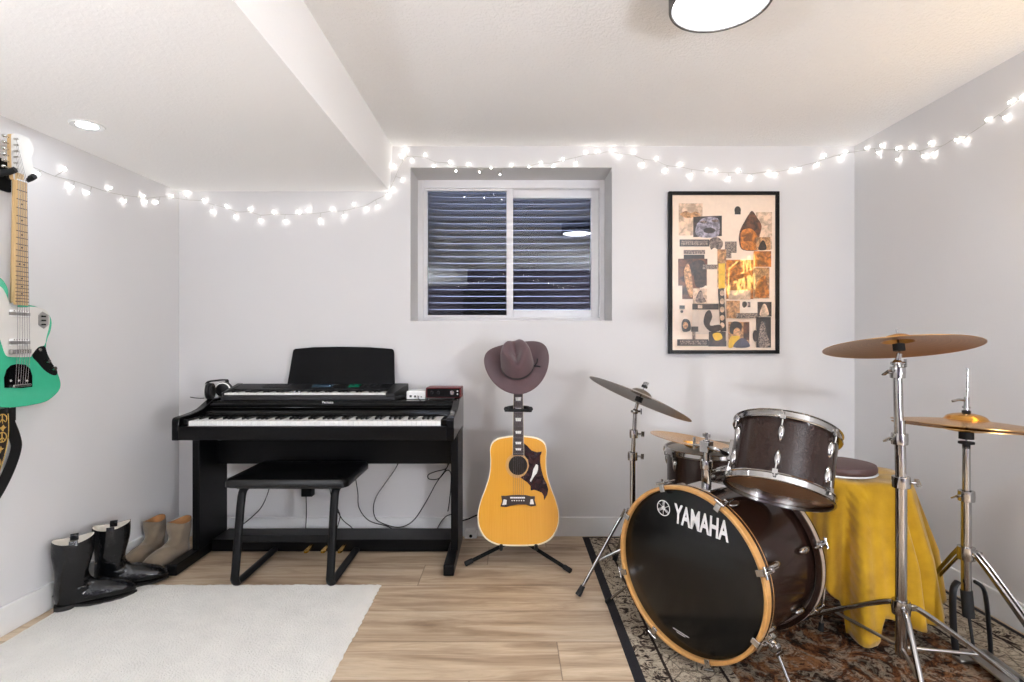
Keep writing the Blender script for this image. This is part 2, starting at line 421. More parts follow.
# corrugated steel well outside the window
bm = new(); rows = []
for i in range(301):
    z = .98 + i * .0048
    ring = []
    for k in range(41):
        a = PI * k / 40; ca, sa = math.cos(a), math.sin(a); e = 2 / 6
        off = .016 * math.cos(2 * PI * (z - .98) / .048)
        ring.append(bm.verts.new(((.68 + off) * math.copysign(abs(ca) ** e, ca), WY + (.50 + off) * abs(sa) ** e, z)))
    rows.append(ring)
for A, B in zip(rows, rows[1:]):
    for k in range(40): quad(bm, (A[k], A[k + 1], B[k + 1], B[k]))
ww = obj('window_well', bm, M_galv, loc=(0, WY, .98), world=True); ww['kind'] = 'structure'
bm = new(); box(bm, (-.8, WY, .9), (.8, 4.1, 1.0)); g = obj('ground', bm, M_gravel); g['kind'] = 'structure'

# ------------------------------------------------------------------ lights
lx, ly = .632, 1.63
t = thing('ceiling_lamp', 'round white flush ceiling lamp with a thin nickel rim', 'lamp', (lx, ly, CEIL))
M_rim = mat('dark nickel rim', (96, 94, 92), .45, .6, var=.05)
bm = new(); lathe(bm, [(0, 0), (.147, 0), (.150, -.004), (.150, -.096), (.148, -.099), (.141, -.099), (.138, -.096), (.138, -.02), (0, -.02)], 64); obj('rim', bm, M_rim, t)
bm = new(); lathe(bm, [(.1375, -.03), (.1375, -.090), (.13, -.0935), (.07, -.096), (0, -.0965)], 64); obj('diffuser', bm, M_lamp, t)
t = thing('recessed_downlight', 'small round recessed downlight set into the low soffit', 'lamp', (-1.676, 2.135, 1.97))
bm = new(); lathe(bm, [(.036, -.003), (.056, -.006), (.060, 0), (.046, .0), (.036, -.001)], 48, closed=True); obj('trim_ring', bm, M_trim, t)
bm = new(); lathe(bm, [(.037, -.002), (.02, -.003), (0, -.0035)], 40); obj('lens', bm, M_down, t)
# unseen lamps added out of frame to brighten the room
for y, w in ((.6, 'beside the camera'), (-.9, 'nearest the door')):  # extra downlights, added for brightness and never in view
    t = thing('recessed_downlight', 'added unseen downlight in the soffit ' + w, 'lamp', (-1.5, y, 1.97))
    bm = new(); lathe(bm, [(.05, -.004), (.072, -.007), (.077, 0), (.06, .0), (.05, -.001)], 32, closed=True); obj('trim_ring', bm, M_trim, t)
    bm = new(); lathe(bm, [(.052, -.003), (.03, -.005), (0, -.0055)], 32); obj('lens', bm, M_down, t)
for x, y, w, pw in ((1.5, -.45, 'on the drum kit side of the room', 85), (-1.6, -.45, 'on the piano side of the room', 138)):  # unseen uplights added to lift the ceiling and walls
    M_uplight = emit('added uplight glow', (238, 244, 254), pw)
    t = thing('added_uplight', 'added unseen steel uplight ' + w, 'lamp', (x, y, 0))
    bm = new(); lathe(bm, [(0, 0), (.13, 0), (.13, .02), (.02, .03), (0, .03)], 40, Matrix.Translation((x, y, 0))); obj('base', bm, M_steel, t, world=True)
    bm = new(); rod(bm, (x, y, .02), (x, y, 1.10), .012); obj('pole', bm, M_steel, t, world=True)
    bm = new(); lathe(bm, [(0, 1.08), (.06, 1.09), (.19, 1.15), (.195, 1.155), (.185, 1.155), (.05, 1.10), (0, 1.095)], 40, Matrix.Translation((x, y, 0))); sh = obj('shade', bm, M_trim, t, world=True)
    bm = new(); lathe(bm, [(.18, 1.15), (0, 1.15)], 40, Matrix.Translation((x, y, 0))); obj('uplight_disc', bm, M_uplight, sh, world=True)
M_globe = emit('added globe glow', (240, 245, 253), 260)  # unseen globe added to throw light in from the right
t = thing('added_globe_light', 'added unseen light globe on a short stem behind the camera', 'lamp', (1.66, -.9, 0))
bm = new(); lathe(bm, [(0, 0), (.11, 0), (.11, .018), (.02, .03), (.014, .05), (.014, .68), (.04, .70), (.04, .72), (0, .72)], 32); obj('stem', bm, M_steel, t)
bm = new(); ell(bm, (0, 0, .80), (.09, .09, .09), seg=32, rings=16); obj('globe', bm, M_globe, t)
# neon sign high on the right wall, seen mirrored in the poster
t = thing('neon_sign', 'amber neon sign reading LIVE MUSIC with an arrow on the right wall', 'sign', (RW, 1.6, 1.7))
NM = frame((RW - .035, 1.87, 1.52), (0, -1, 0), (0, 0, 1), (-1, 0, 0))
bm = text_bm('LIVE', .18, NM @ Matrix.Translation((.0, .165, 0)) @ Matrix.Rotation(-.06, 4, 'Z'), extr=.004, bold=-.0015, sx=.8)
obj('lettering', bm, M_neon, t, world=True)
bm = text_bm('MUSIC', .18, NM @ Matrix.Translation((.0, .01, 0)) @ Matrix.Rotation(-.06, 4, 'Z'), extr=.004, bold=-.0015, sx=.8)
obj('lettering', bm, M_neon, t, world=True)
bm = new(); tube(bm, [(.33, .27, 0), (.52, .23, 0), (.53, .03, 0)], .006, 8, NM); tube(bm, [(.49, .08, 0), (.53, .0, 0), (.57, .08, 0), (.49, .08, 0)], .0055, 8, NM)
obj('arrow', bm, M_neon, t, world=True)
bm = new(); box(bm, (-.05, -.07, -.033), (.63, .36, -.025), NM); obj('back_panel', bm, mat('black acrylic', (20, 20, 20), .3), t, world=True)

# string lights
LB = [(14, 163), (38, 173.5), (65, 169), (72, 187), (88, 193), (111, 188), (125, 201), (144, 196), (146, 202), (157, 202), (172, 196)]
BB = [(186, 194), (203.5, 200), (212, 211), (226, 205.7), (235, 216.5), (249.6, 209), (259.7, 220), (273.4, 212), (285, 221.5), (297.6, 212), (307.6, 210),
      (320, 220), (332, 209), (343.8, 216.5), (353.8, 204), (366, 208), (377.5, 206.5), (386.7, 195), (392.5, 189), (402.6, 179), (394, 166), (401, 156), (405, 149.5),
      (412, 160), (425, 154), (434, 166), (450, 162), (456, 171), (468.6, 163.7), (479.5, 172), (491, 168), (500, 174.6), (511.8, 165), (529, 167), (541, 163), (553, 166), (563, 159),
      (576, 163), (586, 152), (598, 151), (612, 150), (620, 156), (634, 151), (643, 164), (657, 158), (666, 170), (681, 164), (691, 175), (707, 170), (716, 171), (729, 178), (739, 170), (751, 177),
      (769, 172), (776, 174), (792, 169.5), (800, 169), (818, 164), (825, 155), (842, 158), (846, 152)]
RB = [(866, 148), (877.7, 153), (881, 146), (896.7, 148.6), (897, 159.6), (910, 147.7), (923, 156.5), (930, 143), (932.5, 154), (956, 140), (963.5, 141), (987, 119.6), (1005, 118), (1010, 102), (1022, 97)]
pts = [(on_lwall(a, b, .014), Vector((1, 0, 0))) for a, b in LB] + [(at(a, b, WALL - .014), Vector((0, -1, 0))) for a, b in BB] + [(on_rwall(a, b, .014), Vector((-1, 0, 0))) for a, b in RB]
t = thing('string_lights', 'warm white fairy light string hung along the top of the walls', 'string lights', pts[45][0])
bm = new(); wire = []
for i in range(len(pts)):
    w = [pts[max(0, min(len(pts) - 1, i + d))][0] for d in (-2, -1, 0, 1, 2)]
    p = sum(w, Vector()) / 5 + Vector((0, 0, .006)); p -= pts[i][1] * .008
    if abs(p.y - pts[i][0].y) > .15: p = pts[i][0].copy()
    p.x = min(max(p.x, lwall(p.y) + .004), RW - .004); p.y = min(p.y, WALL - .004); wire.append(p)
tube(bm, cat(wire, 4), .0011, 6)
for (p, n), w in zip(pts, wire): tube(bm, [w, (w + p) / 2 + n * .004, p], .0011, 5)
obj('wire', bm, M_wire, t, world=True)
bm = new(); ell(bm, (0, 0, 0), (.0048, .0048, .0075), seg=10, rings=8); b0 = None
for i, (p, n) in enumerate(pts):
    if b0 is None: b0 = obj('bulb', bm, M_bulb, t); b = b0
    else: b = dup(b0, t)
    b.location = p - t.location; b.rotation_euler = (random.uniform(-1, 1), random.uniform(-1, 1), 0)

t = thing('string_lights', 'second fairy light string on the wall behind the camera', 'string lights', (0, FRONT + .02, 2.0))
W2 = [Vector((-1.7 + 3.4 * i / 43, FRONT + .012, 2.07 + .10 * math.cos(2 * PI * i / 21.5) - .12 * (i < 8) * (8 - i) / 8)) for i in range(44)]
bm = new(); tube(bm, [p - t.location for p in W2], .0016, 5); obj('wire', bm, M_wire, t)
for i, p in enumerate(W2):
    b = dup(b0, t); b.location = p - t.location + Vector((0, .006, random.uniform(-.03, .02)))

# ------------------------------------------------------------------ poster
PY = WALL - .024; ps = F / (WALL - .03)
def pq(zx, zy): return ((650 + zx / 3.413 - CX) / ps, EYE - (170 + zy / 3.413 - CY) / ps)
x0, z1 = pq(65, 72); x1, z0 = pq(443, 627)
t = thing('framed_poster', 'tall poster of collaged photographs in a thin black frame', 'poster', ((x0 + x1) / 2, WALL, z0))
bm = new(); fw = .02; ring_frame(bm, x0, x1, z0, z1, fw, fw, fw, fw, WALL - .03, WALL - .002); obj('frame', bm, M_black, t, world=True, bevel=.002)
def pm(name, c, var=.1, nscale=25):
    t_ = NT('poster ' + name); v = t_.coords((1, 1, 1)); n_ = t_.noise(v, nscale * 1.3, 5, .62, .5); col = rgb(*c)
    lo = tuple(x * max(0, 1 - var) for x in col[:3]) + (1,); hi = tuple(min(1, x * (1 + var * 1.5)) for x in col[:3]) + (1,)
    t_.link(t_.ramp(n_, [(.40, lo), (.5, col), (.62, hi)]), t_.b.inputs['Base Color'])
    t_.b.inputs['Roughness'].default_value = .4; t_.b.inputs['Coat Weight'].default_value = 1; t_.b.inputs['Coat Roughness'].default_value = .015
    return t_.m
P_paper = pm('paper', (240, 216, 194), var=.02)
P_sep = pm('sepia', (84, 46, 26), var=.7, nscale=18); P_dk = pm('dark brown', (40, 26, 22), var=.8, nscale=30); P_blk = pm('ink', (30, 24, 24), var=.4, nscale=60)
P_pale = pm('pale photo', (206, 174, 146), var=.3, nscale=22); P_lil = pm('lilac grey', (142, 134, 146), var=.6, nscale=30); P_or = pm('orange', (168, 96, 30), var=.55, nscale=26)
P_yel = pm('yellow', (224, 176, 40), var=.1); P_grey = pm('grey photo', (112, 94, 86), var=.8, nscale=46); P_tan = pm('tan', (176, 128, 84), var=.5, nscale=34); P_face = pm('skin', (190, 142, 100), var=.4, nscale=50)
P_navy = pm('slate cloth', (60, 58, 74), var=.3); P_bw = pm('newsprint', (120, 104, 94), var=.9, nscale=110)
bm = new(); box(bm, (x0 + fw, WALL - .018, z0 + fw), (x1 - fw, WALL - .006, z1 - fw)); pr = obj('print', bm, P_paper, t, world=True, smooth=False)
lay = [WALL - .0181]
def clip(zpts, m, name='photo_clipping'):
    lay[0] -= .00012; bm = new()
    q = [pq(a, b) for a, b in zpts]
    prism(bm, q, 0, .0001, frame((0, lay[0], 0), (1, 0, 0), (0, 0, 1), (0, -1, 0)))
    return obj(name, bm, m, pr, world=True, smooth=False)
def rect(a, b, c, d, m, sk=0): return clip([(a, d), (c, d + sk), (c, b + sk), (a, b)], m)
def oval(x, y, rx, ry, m, n=20): return clip([(x + rx * math.cos(2 * PI * k / n), y + ry * math.sin(2 * PI * k / n)) for k in range(n)], m)
def blob(pl, m): return clip([(v.x, v.y) for v in cat([(a, b, 0) for a, b in pl], 4, True)], m)
rect(100, 112, 182, 222, P_pale); blob([(105, 150), (125, 138), (140, 146), (160, 140), (176, 155), (150, 160), (125, 162)], P_tan)
rect(365, 142, 420, 270, P_pale)
rect(150, 158, 248, 228, P_dk, -4); blob([(165, 225), (160, 190), (180, 165), (210, 158), (238, 168), (240, 205), (228, 228)], P_lil); oval(205, 205, 20, 10, P_dk); oval(185, 176, 12, 5, P_grey); oval(225, 172, 12, 5, P_grey)
oval(302, 136, 11, 14, P_blk); rect(292, 138, 312, 150, P_blk)
blob([(306, 240), (310, 205), (325, 175), (340, 150), (352, 138), (368, 160), (384, 190), (376, 230), (380, 270), (320, 272)], P_sep); blob([(312, 240), (318, 205), (350, 200), (372, 230), (374, 268), (322, 270)], P_or)
rect(365, 228, 414, 272, P_tan); blob([(372, 270), (385, 240), (395, 245), (400, 270)], P_dk)
rect(103, 236, 205, 260, P_blk); rect(108, 240, 200, 256, P_bw)
rect(117, 272, 190, 286, P_bw); rect(117, 288, 188, 302, P_blk)
blob([(205, 240), (222, 228), (240, 232), (252, 250), (240, 272), (222, 264), (210, 270)], P_grey); rect(258, 243, 298, 282, P_bw); rect(262, 282, 280, 300, P_bw)
rect(98, 302, 198, 394, P_sep); rect(112, 392, 172, 440, P_sep); blob([(118, 345), (130, 318), (140, 340), (146, 380), (148, 425), (138, 432), (124, 392)], P_face); blob([(140, 320), (185, 310), (192, 390), (160, 398), (150, 360)], P_dk)
rect(182, 322, 240, 338, P_bw); rect(196, 338, 232, 456, pm('cream card', (232, 208, 184), var=.03)); rect(232, 270, 262, 400, P_tan); rect(236, 318, 258, 405, P_yel)
rect(262, 306, 355, 440, P_or); rect(356, 276, 416, 330, P_or); rect(356, 332, 410, 438, P_tan); blob([(362, 430), (372, 380), (395, 360), (404, 400), (406, 432)], P_or)
rect(270, 410, 345, 442, P_pale); rect(148, 404, 196, 456, P_pale); blob([(158, 450), (165, 420), (176, 410), (184, 430), (192, 450)], P_grey)
rect(146, 456, 236, 476, P_dk); rect(165, 460, 180, 472, P_pale)
clip([(234, 405), (254, 402), (262, 550), (242, 552)], P_blk)
for y in (420, 448, 476, 504, 530): oval(248, y, 8, 10, P_pale, 10)
rect(146, 478, 238, 560, pm('grey card', (216, 198, 182), var=.05)); blob([(185, 525), (190, 490), (205, 478), (214, 500), (206, 530), (240, 528), (245, 545), (210, 552)], P_dk)
rect(102, 462, 120, 474, P_blk); oval(110, 483, 5, 5, P_blk, 8)
blob([(110, 520), (118, 508), (134, 512), (140, 530), (138, 548), (116, 552), (110, 540)], P_blk); oval(122, 530, 9, 12, P_face); rect(142, 534, 166, 552, P_blk); rect(146, 552, 156, 578, P_bw)
rect(202, 552, 260, 598, P_dk); blob([(215, 560), (240, 556), (248, 575), (225, 582)], P_yel)
rect(94, 578, 200, 600, P_blk); rect(104, 582, 194, 596, P_bw); rect(200, 582, 262, 602, P_dk)
rect(262, 446, 308, 506, P_tan); rect(308, 444, 372, 490, pm('light card', (234, 214, 194), var=.03)); blob([(318, 450), (330, 450), (332, 462), (322, 470), (316, 462)], P_blk); rect(334, 450, 344, 468, P_grey)
rect(296, 488, 372, 506, P_bw); rect(368, 450, 416, 500, P_dk); blob([(376, 496), (386, 460), (398, 462), (406, 496)], P_pale); rect(364, 502, 414, 606, P_blk); blob([(372, 600), (380, 520), (394, 530), (400, 560), (410, 598)], P_bw); oval(360, 566, 8, 20, P_dk)
rect(268, 518, 340, 604, P_tan); rect(320, 520, 340, 580, P_sep); blob([(272, 545), (280, 520), (302, 518), (314, 530), (308, 556), (280, 560)], P_blk); oval(298, 556, 13, 18, P_face); blob([(268, 604), (274, 572), (290, 566), (308, 570), (285, 604)], P_yel); blob([(285, 604), (308, 575), (330, 580), (340, 604)], P_navy)

# ------------------------------------------------------------------ piano
t = thing('digital_piano', 'black upright digital piano against the back wall under a keyboard', 'piano', (-.95, 2.8, 0))
bm = new(); box(bm, (-1.57, 2.548, .646), (-.306, 2.86, .711)); obj('key_bed', bm, M_blackwood, t, world=True, bevel=.003)
cheek = [(2.55, .644), (2.55, .735), (2.553, .746), (2.562, .752), (2.64, .757), (2.70, .762), (2.75, .771), (2.79, .785), (2.825, .8), (2.85, .808), (3.072, .808), (3.072, .62), (2.86, .62), (2.84, .644)]
for a in (-1.604, -.306):
    bm = new(); prism(bm, cheek, 0, .036, YZ(a)); obj('cheek', bm, M_gloss, t, world=True, bevel=.004)
bm = new(); prism(bm, [(2.742, .64), (2.742, .745), (2.765, .748), (2.77, .756), (2.815, .765), (2.828, .785), (2.835, .80), (3.07, .80), (3.07, .64)], 0, 1.264, YZ(-1.57)); obj('case', bm, M_gloss, t, world=True, bevel=.003)
bm = new(); box(bm, (-1.57, 2.812, .778), (-.306, 2.832, .786)); obj('fascia_rail', bm, M_black, t, world=True, bevel=.002)
for a, b in ((-1.57, -1.538), (-.335, -.306)):
    bm = new(); box(bm, (a, 2.57, .711), (b, 2.742, .742)); obj('key_block', bm, M_gloss, t, world=True, bevel=.004)
def keyboard_keys(parent, X0, w, first, nwhite, yf, yb, yblk, z0, zw, zb, blackw, org):
    bm = new(); box(bm, (-.5 * w + .0005, yf, z0), (.5 * w - .0005, yb, zw)); wk = obj('white_key', bm, M_ivory, parent, bevel=.0012)
    bm = new(); prism(bm, [(yblk, zw - .002), (yblk + .006, zb), (yb, zb), (yb, zw - .002)], 0, blackw, YZ(-blackw / 2)); bk = obj('black_key', bm, M_gloss, parent, bevel=.001)
    n = 0
    for i in range(nwhite):
        o = wk if i == 0 else dup(wk, parent)
        o.location = Vector((X0 + w * (i + .5), 0, 0)) - org
        if (first + i) % 7 in (0, 1, 3, 4, 5) and i < nwhite - 1:
            o = bk if n == 0 else dup(bk, parent); n += 1
            o.location = Vector((X0 + w * (i + 1), 0, 0)) - org
keyboard_keys(t, -1.538, 1.203 / 52, 5, 52, 2.575, 2.742, 2.628, .705, .733, .744, .0115, t.location)
for a in (-1.612, -.304):
    bm = new(); box(bm, (a, 2.73, .055), (a + .036, 3.0, .646)); obj('leg_panel', bm, M_blackwood, t, world=True, bevel=.003)
for a in (-1.632, -.32):
    bm = new(); prism(bm, [(2.552, .004), (2.552, .05), (2.558, .056), (3.02, .056), (3.02, .004)], 0, .05, YZ(a)); obj('foot', bm, M_blackwood, t, world=True, bevel=.004)
    bm = new(); box(bm, (a + .012, 2.57, 0), (a + .038, 2.6, .004)); box(bm, (a + .012, 2.97, 0), (a + .038, 3.0, .004)); obj('foot_pad', bm, M_rubber, t, world=True)
bm = new(); box(bm, (-1.577, 2.90, .455), (-.304, 2.92, .646)); obj('modesty_panel', bm, M_blackwood, t, world=True, bevel=.002)
bm = new(); box(bm, (-1.577, 2.845, .006), (-.304, 3.02, .068)); obj('pedal_rail', bm, M_blackwood, t, world=True, bevel=.003)
for x in (-1.042, -.956, -.87):
    bm = new(); pl = [(x - .009, 2.85), (x - .011, 2.79), (x - .012, 2.765), (x - .007, 2.752), (x + .007, 2.752), (x + .012, 2.765), (x + .011, 2.79), (x + .009, 2.85)]
    prism(bm, [(a, b - .02) for a, b in pl], .040, .050); obj('pedal', bm, M_brass, t, world=True, bevel=.002)
obj('lettering', text_bm('Technics', .017, frame((-.992, 2.829, .788), (1, 0, 0), (0, .45, .89), (0, -.89, .45)), bold=.0004), M_logo, t, world=True)

# portable keyboard on the piano lid
t = thing('portable_keyboard', 'compact black electronic keyboard lying on the piano lid', 'keyboard', (-1.06, 2.94, .80))
bm = new(); KX0, KX1 = -1.525, -.61
loft(bm, [[(KX0, 2.835, .802), (KX1, 2.835, .802), (KX1 + .03, 3.05, .802), (KX0 - .02, 3.05, .802)], [(KX0, 2.832, .822), (KX1, 2.832, .822), (KX1 + .032, 3.052, .822), (KX0 - .022, 3.052, .822)]])
obj('base', bm, M_midgrey, t, world=True, bevel=.004)
for a, b, c, d in ((KX0, -1.512, KX0 - .022, -1.512), (-.66, KX1, -.66, KX1 + .032)):
    bm = new(); loft(bm, [[(a, 2.834, .822), (b, 2.834, .822), (d, 3.052, .822), (c, 3.052, .822)], [(a, 2.836, .842), (b, 2.836, .842), (d, 3.052, .876), (c, 3.052, .876)]]); obj('end_cheek', bm, M_greydark, t, world=True, bevel=.004)
bm = new(); prism(bm, [(2.945, .822), (2.945, .852), (2.955, .856), (3.05, .874), (3.052, .822)], 0, -.66 + 1.512, YZ(-1.512)); obj('control_panel', bm, M_greydark, t, world=True, bevel=.002)
PM = frame((0, 2.955, .8562), (1, 0, 0), (0, .9825, .186), (0, -.186, .9825))
bm = new(); box(bm, (-1.10, .02, 0), (-.99, .07, .002), PM); obj('display', bm, M_lcdb, t, world=True, label='blue grey display')
bm = new(); box(bm, (-.90, .02, 0), (-.84, .075, .002), PM); obj('display', bm, M_lcdg, t, world=True, label='green display')
bm = new(); cbox(bm, (0, 0, .002), (.014, .008, .004)); bt = None
for r in range(3):
    for k in range(12):
        x = -1.36 + k * .018 if k < 8 else -.82 + (k - 8) * .03
        if bt is None: bt = obj('button', bm, M_midgrey, t); o = bt
        else: o = dup(bt, t)
        o.matrix_local = Matrix.Translation(-t.location) @ PM @ Matrix.Translation((x, .02 + r * .024, 0))
keyboard_keys(t, -1.512, .852 / 36, 0, 36, 2.846, 2.945, 2.885, .822, .840, .848, .011, t.location)
bm = new(); box(bm, (-1.512, 2.838, .822), (-.66, 2.846, .831)); obj('key_slip', bm, M_midgrey, t, world=True, bevel=.002)
bm = new()
outl = [(-1.262, .868), (-.655, .868), (-.662, 1.05), (-.665, 1.066), (-.675, 1.074), (-.8, 1.083), (-.96, 1.086), (-1.12, 1.083), (-1.225, 1.074), (-1.235, 1.066), (-1.238, 1.05)]
prism(bm, outl, 0, .006, frame((0, 3.056, 0), (1, 0, 0), (0, .09, .996), (0, -.996, .09)) @ Matrix.Translation((0, 0, 0)))
bmesh.ops.translate(bm, vec=(0, -.085, 0), verts=bm.verts)
obj('music_stand', bm, M_blackm, t, world=True, bevel=.002)

# headphones
t = thing('headphones', 'black headphones with a pale ear ring lying left of the keyboard', 'headphones', (-1.58, 2.9, .80))
def earcup(c, ax, nm):
    M = zframe(c, ax)
    bm = new(); lathe(bm, [(0, -.022), (.03, -.022), (.043, -.012), (.045, 0), (.036, .003), (0, .003)], 28, M); cp = obj('ear_cup', bm, M_greydark, t, world=True)
    bm = new(); lathe(bm, [(.024, .004), (.026, .016), (.034, .02), (.042, .016), (.044, .004), (.034, .001)], 28, M, closed=True); obj('ear_pad', bm, M_rubber, cp, world=True)
    bm = new(); lathe(bm, [(.0355, -.0205), (.0415, -.0165), (.0415, -.0185), (.0355, -.0225)], 28, M, closed=True); obj('trim_band', bm, M_white, cp, world=True, label='white ring')
    bpy.context.view_layer.update()
cA, cB = Vector((-1.575, 2.905, .848)), Vector((-1.612, 2.985, .848))
cB = Vector((-1.597, 2.865, .848))
cA = Vector((-1.572, 2.955, .848))
earcup(cA, (-.15, .98, 0), 1); earcup(cB, (.95, .25, 0), 2)
bm = new(); tube(bm, cat([cB + Vector((-.02, 0, .0)), cB + Vector((-.02, .01, .045)), (-1.6, 2.93, .90), (-1.59, 3.0, .898), cA + Vector((.0, .035, .044)), cA + Vector((0, .03, 0))], 6), .009, 8, flat=(1, .5)); obj('headband', bm, M_black, t, world=True)
bm = new(); tube(bm, cat([cB + Vector((-.02, 0, -.03)), (-1.63, 2.86, .812), (-1.66, 2.84, .815), (-1.675, 2.82, .822)], 6), .0025, 6); obj('cord', bm, M_rubber, t, world=True)

# white box and red interface at the right end of the lid
t = thing('power_box', 'small white box with black sockets on the piano lid', 'box', (-.51, 2.95, .80))
bm = new(); box(bm, (-.562, 2.9, .801), (-.461, 3.0, .846)); obj('shell', bm, M_white, t, world=True, bevel=.004)
bm = new()
for x, s in ((-.545, .012), (-.52, .010), (-.5, .006), (-.485, .006)): box(bm, (x, 2.8985, .812), (x + s, 2.901, .812 + s))
obj('socket', bm, M_rubber, t, world=True)
t = thing('audio_interface', 'dark red audio interface with black face at the lid end', 'audio interface', (-.36, 2.95, .808))
bm = new(); box(bm, (-.458, 2.90, .809), (-.268, 3.03, .864)); obj('chassis', bm, M_red, t, world=True, bevel=.004)
bm = new(); box(bm, (-.450, 2.897, .814), (-.276, 2.9, .859)); obj('face_plate', bm, M_blackm, t, world=True, bevel=.001)
for x, r in ((-.425, .009), (-.39, .009), (-.315, .013)):
    bm = new(); lathe(bm, [(0, .014), (r * .9, .014), (r, .0), (0, 0)], 20, zframe((x, 2.897, .838), (0, -1, 0))); obj('knob', bm, M_nickel if r > .01 else M_greydark, t, world=True)
bm = new()
for z in (.83, .846): lathe(bm, [(0, .004), (.004, .004), (.004, 0), (0, 0)], 10, zframe((-.287, 2.897, z), (0, -1, 0)))
obj('indicator', bm, M_white, t, world=True)
bm = new(); tube(bm, cat([(-.50, 2.9, .82), (-.495, 2.875, .815), (-.485, 2.85, .806), (-.46, 2.825, .792), (-.445, 2.82, .775)], 6), .0022, 6)
tag(obj('cable', bm, M_rubber, world=True, loc=(-.5, 2.9, .806)), 'short black cable drooping off the lid from the white box', 'cable')

# bench
t = thing('piano_bench', 'black piano bench with padded vinyl seat on bent steel legs', 'bench', (-1.03, 2.6, 0))
def rr(cx, cy, hx, hy, r, z, n=6):
    out = []
    for sx, sy, a0 in ((1, 1, 0), (-1, 1, PI / 2), (-1, -1, PI), (1, -1, 1.5 * PI)):
        for k in range(n + 1):
            a = a0 + PI / 2 * k / n; out.append((cx + sx * (hx - r) + r * math.cos(a), cy + sy * (hy - r) + r * math.sin(a), z))
    return out
bm = new(); cx, cy, hx, hy = -1.03, 2.655, .284, .2
loft(bm, [rr(cx, cy, hx - .012, hy - .012, .03, .442), rr(cx, cy, hx, hy, .035, .448), rr(cx, cy, hx, hy, .035, .47), rr(cx, cy, hx - .008, hy - .008, .035, .482), rr(cx, cy, hx - .06, hy - .06, .03, .492), rr(cx, cy, hx - .14, hy - .14, .02, .495)])
obj('seat', bm, M_vinylseat, t, world=True)
for x in (-1.245, -.815):
    bm = new()
    path = cat([(x, 2.86, .428), (x, 2.6, .428), (x, 2.52, .425), (x, 2.497, .40)], 6) + cat([(x, 2.485, .35), (x, 2.46, .2), (x, 2.44, .075)], 4) + cat([(x, 2.432, .045), (x, 2.445, .022), (x, 2.475, .016), (x, 2.6, .016), (x, 2.87, .016)], 6)
    tube(bm, path, .016, 12, flat=(1.2, .85)); obj('leg', bm, M_black, t, world=True)
bm = new(); cbox(bm, (-1.03, 2.466, .215), (.40, .02, .032)); obj('crossbar', bm, M_black, t, world=True, bevel=.004)
bm = new(); box(bm, (-1.26, 2.48, .436), (-.80, 2.84, .444)); obj('seat_board', bm, M_blackm, t, world=True)

# cables and outlets behind the piano
def cable(pxs, label, Y=WALL - .03, r=.0028, Ys=None, name='cable'):
    P = [at(a, b, Ys[i] if Ys else Y) for i, (a, b) in enumerate(pxs)]
    bm = new(); tube(bm, cat(P, 6), r, 6)
    return tag(obj(name, bm, M_rubber, world=True, loc=P[-1]), label, 'cable', 'cables behind the piano')
def z5(l): return [(150 + a / 3.012, 440 + b / 3.012) for a, b in l]
cable(z5([(365, 100), (360, 142), (345, 185), (325, 215), (285, 250), (272, 256), (262, 270)]), 'thin black cable curving down at the left behind the bench')
cable(z5([(470, 168), (471, 210), (470, 250), (469, 275)]), 'straight black cable dropping from the black wall adapter')
cable(z5([(538, 120), (545, 165), (558, 200), (580, 240), (606, 262), (612, 275)]), 'black cable bending to the right behind the right bench leg')
cable(z5([(548, 140), (556, 185), (572, 225), (568, 250), (560, 275)]), 'black cable turning back left near the right bench leg')
cable(z5([(620, 120), (626, 160), (630, 205), (660, 243), (715, 260), (740, 275)]), 'black cable sweeping right from the seat corner')
cable(z5([(755, 50), (740, 85), (705, 135), (682, 170), (673, 200), (676, 228), (690, 246), (735, 262), (770, 258), (800, 235), (835, 180), (862, 130), (890, 90), (905, 62)]), 'long black cable hanging in a wide loop')
cable(z5([(897, 60), (893, 85), (860, 95), (838, 105), (842, 118), (870, 116), (893, 92), (906, 100), (906, 140), (903, 175), (899, 205), (897, 215)]), 'coiled black cable bundled beside the right leg panel')
cable(z5([(915, 222), (895, 228), (880, 242), (868, 262), (864, 275)]), 'short cable arching to the pedal rail at right')
cable([(461, 521), (468, 519), (476, 515.5), (484, 513), (492, 514)], 'black cable running from the piano to behind the acoustic guitar', r=.004)
a0, a1 = at(301, 497, WALL - .05), at(312, 487, WALL - .05)
t = thing('power_adapter', 'black plug adapter on the wall behind the bench', 'adapter', (a0 + a1) / 2)
bm = new(); box(bm, (a0.x, WALL - .05, a0.z), (a1.x, WALL - .004, a1.z)); obj('shell', bm, M_blackm, t, world=True, bevel=.004)
t = thing('socket_block', 'small white socket block low by the piano foot', 'outlet', at(470.5, 541, WALL - .04))
p0, p1 = at(464.5, 541, WALL - .05), at(477, 530.5, WALL - .05)
bm = new(); box(bm, (p0.x, WALL - .055, max(p0.z, .002)), (p1.x, WALL - .015, p1.z)); obj('shell', bm, M_white, t, world=True, bevel=.005)
bm = new(); lathe(bm, [(0, .002), (.009, .002), (.009, 0), (0, 0)], 16, zframe(((p0.x + p1.x) / 2, WALL - .055, (p0.z + p1.z) / 2), (0, -1, 0))); obj('socket_hole', bm, M_rubber, t, world=True)

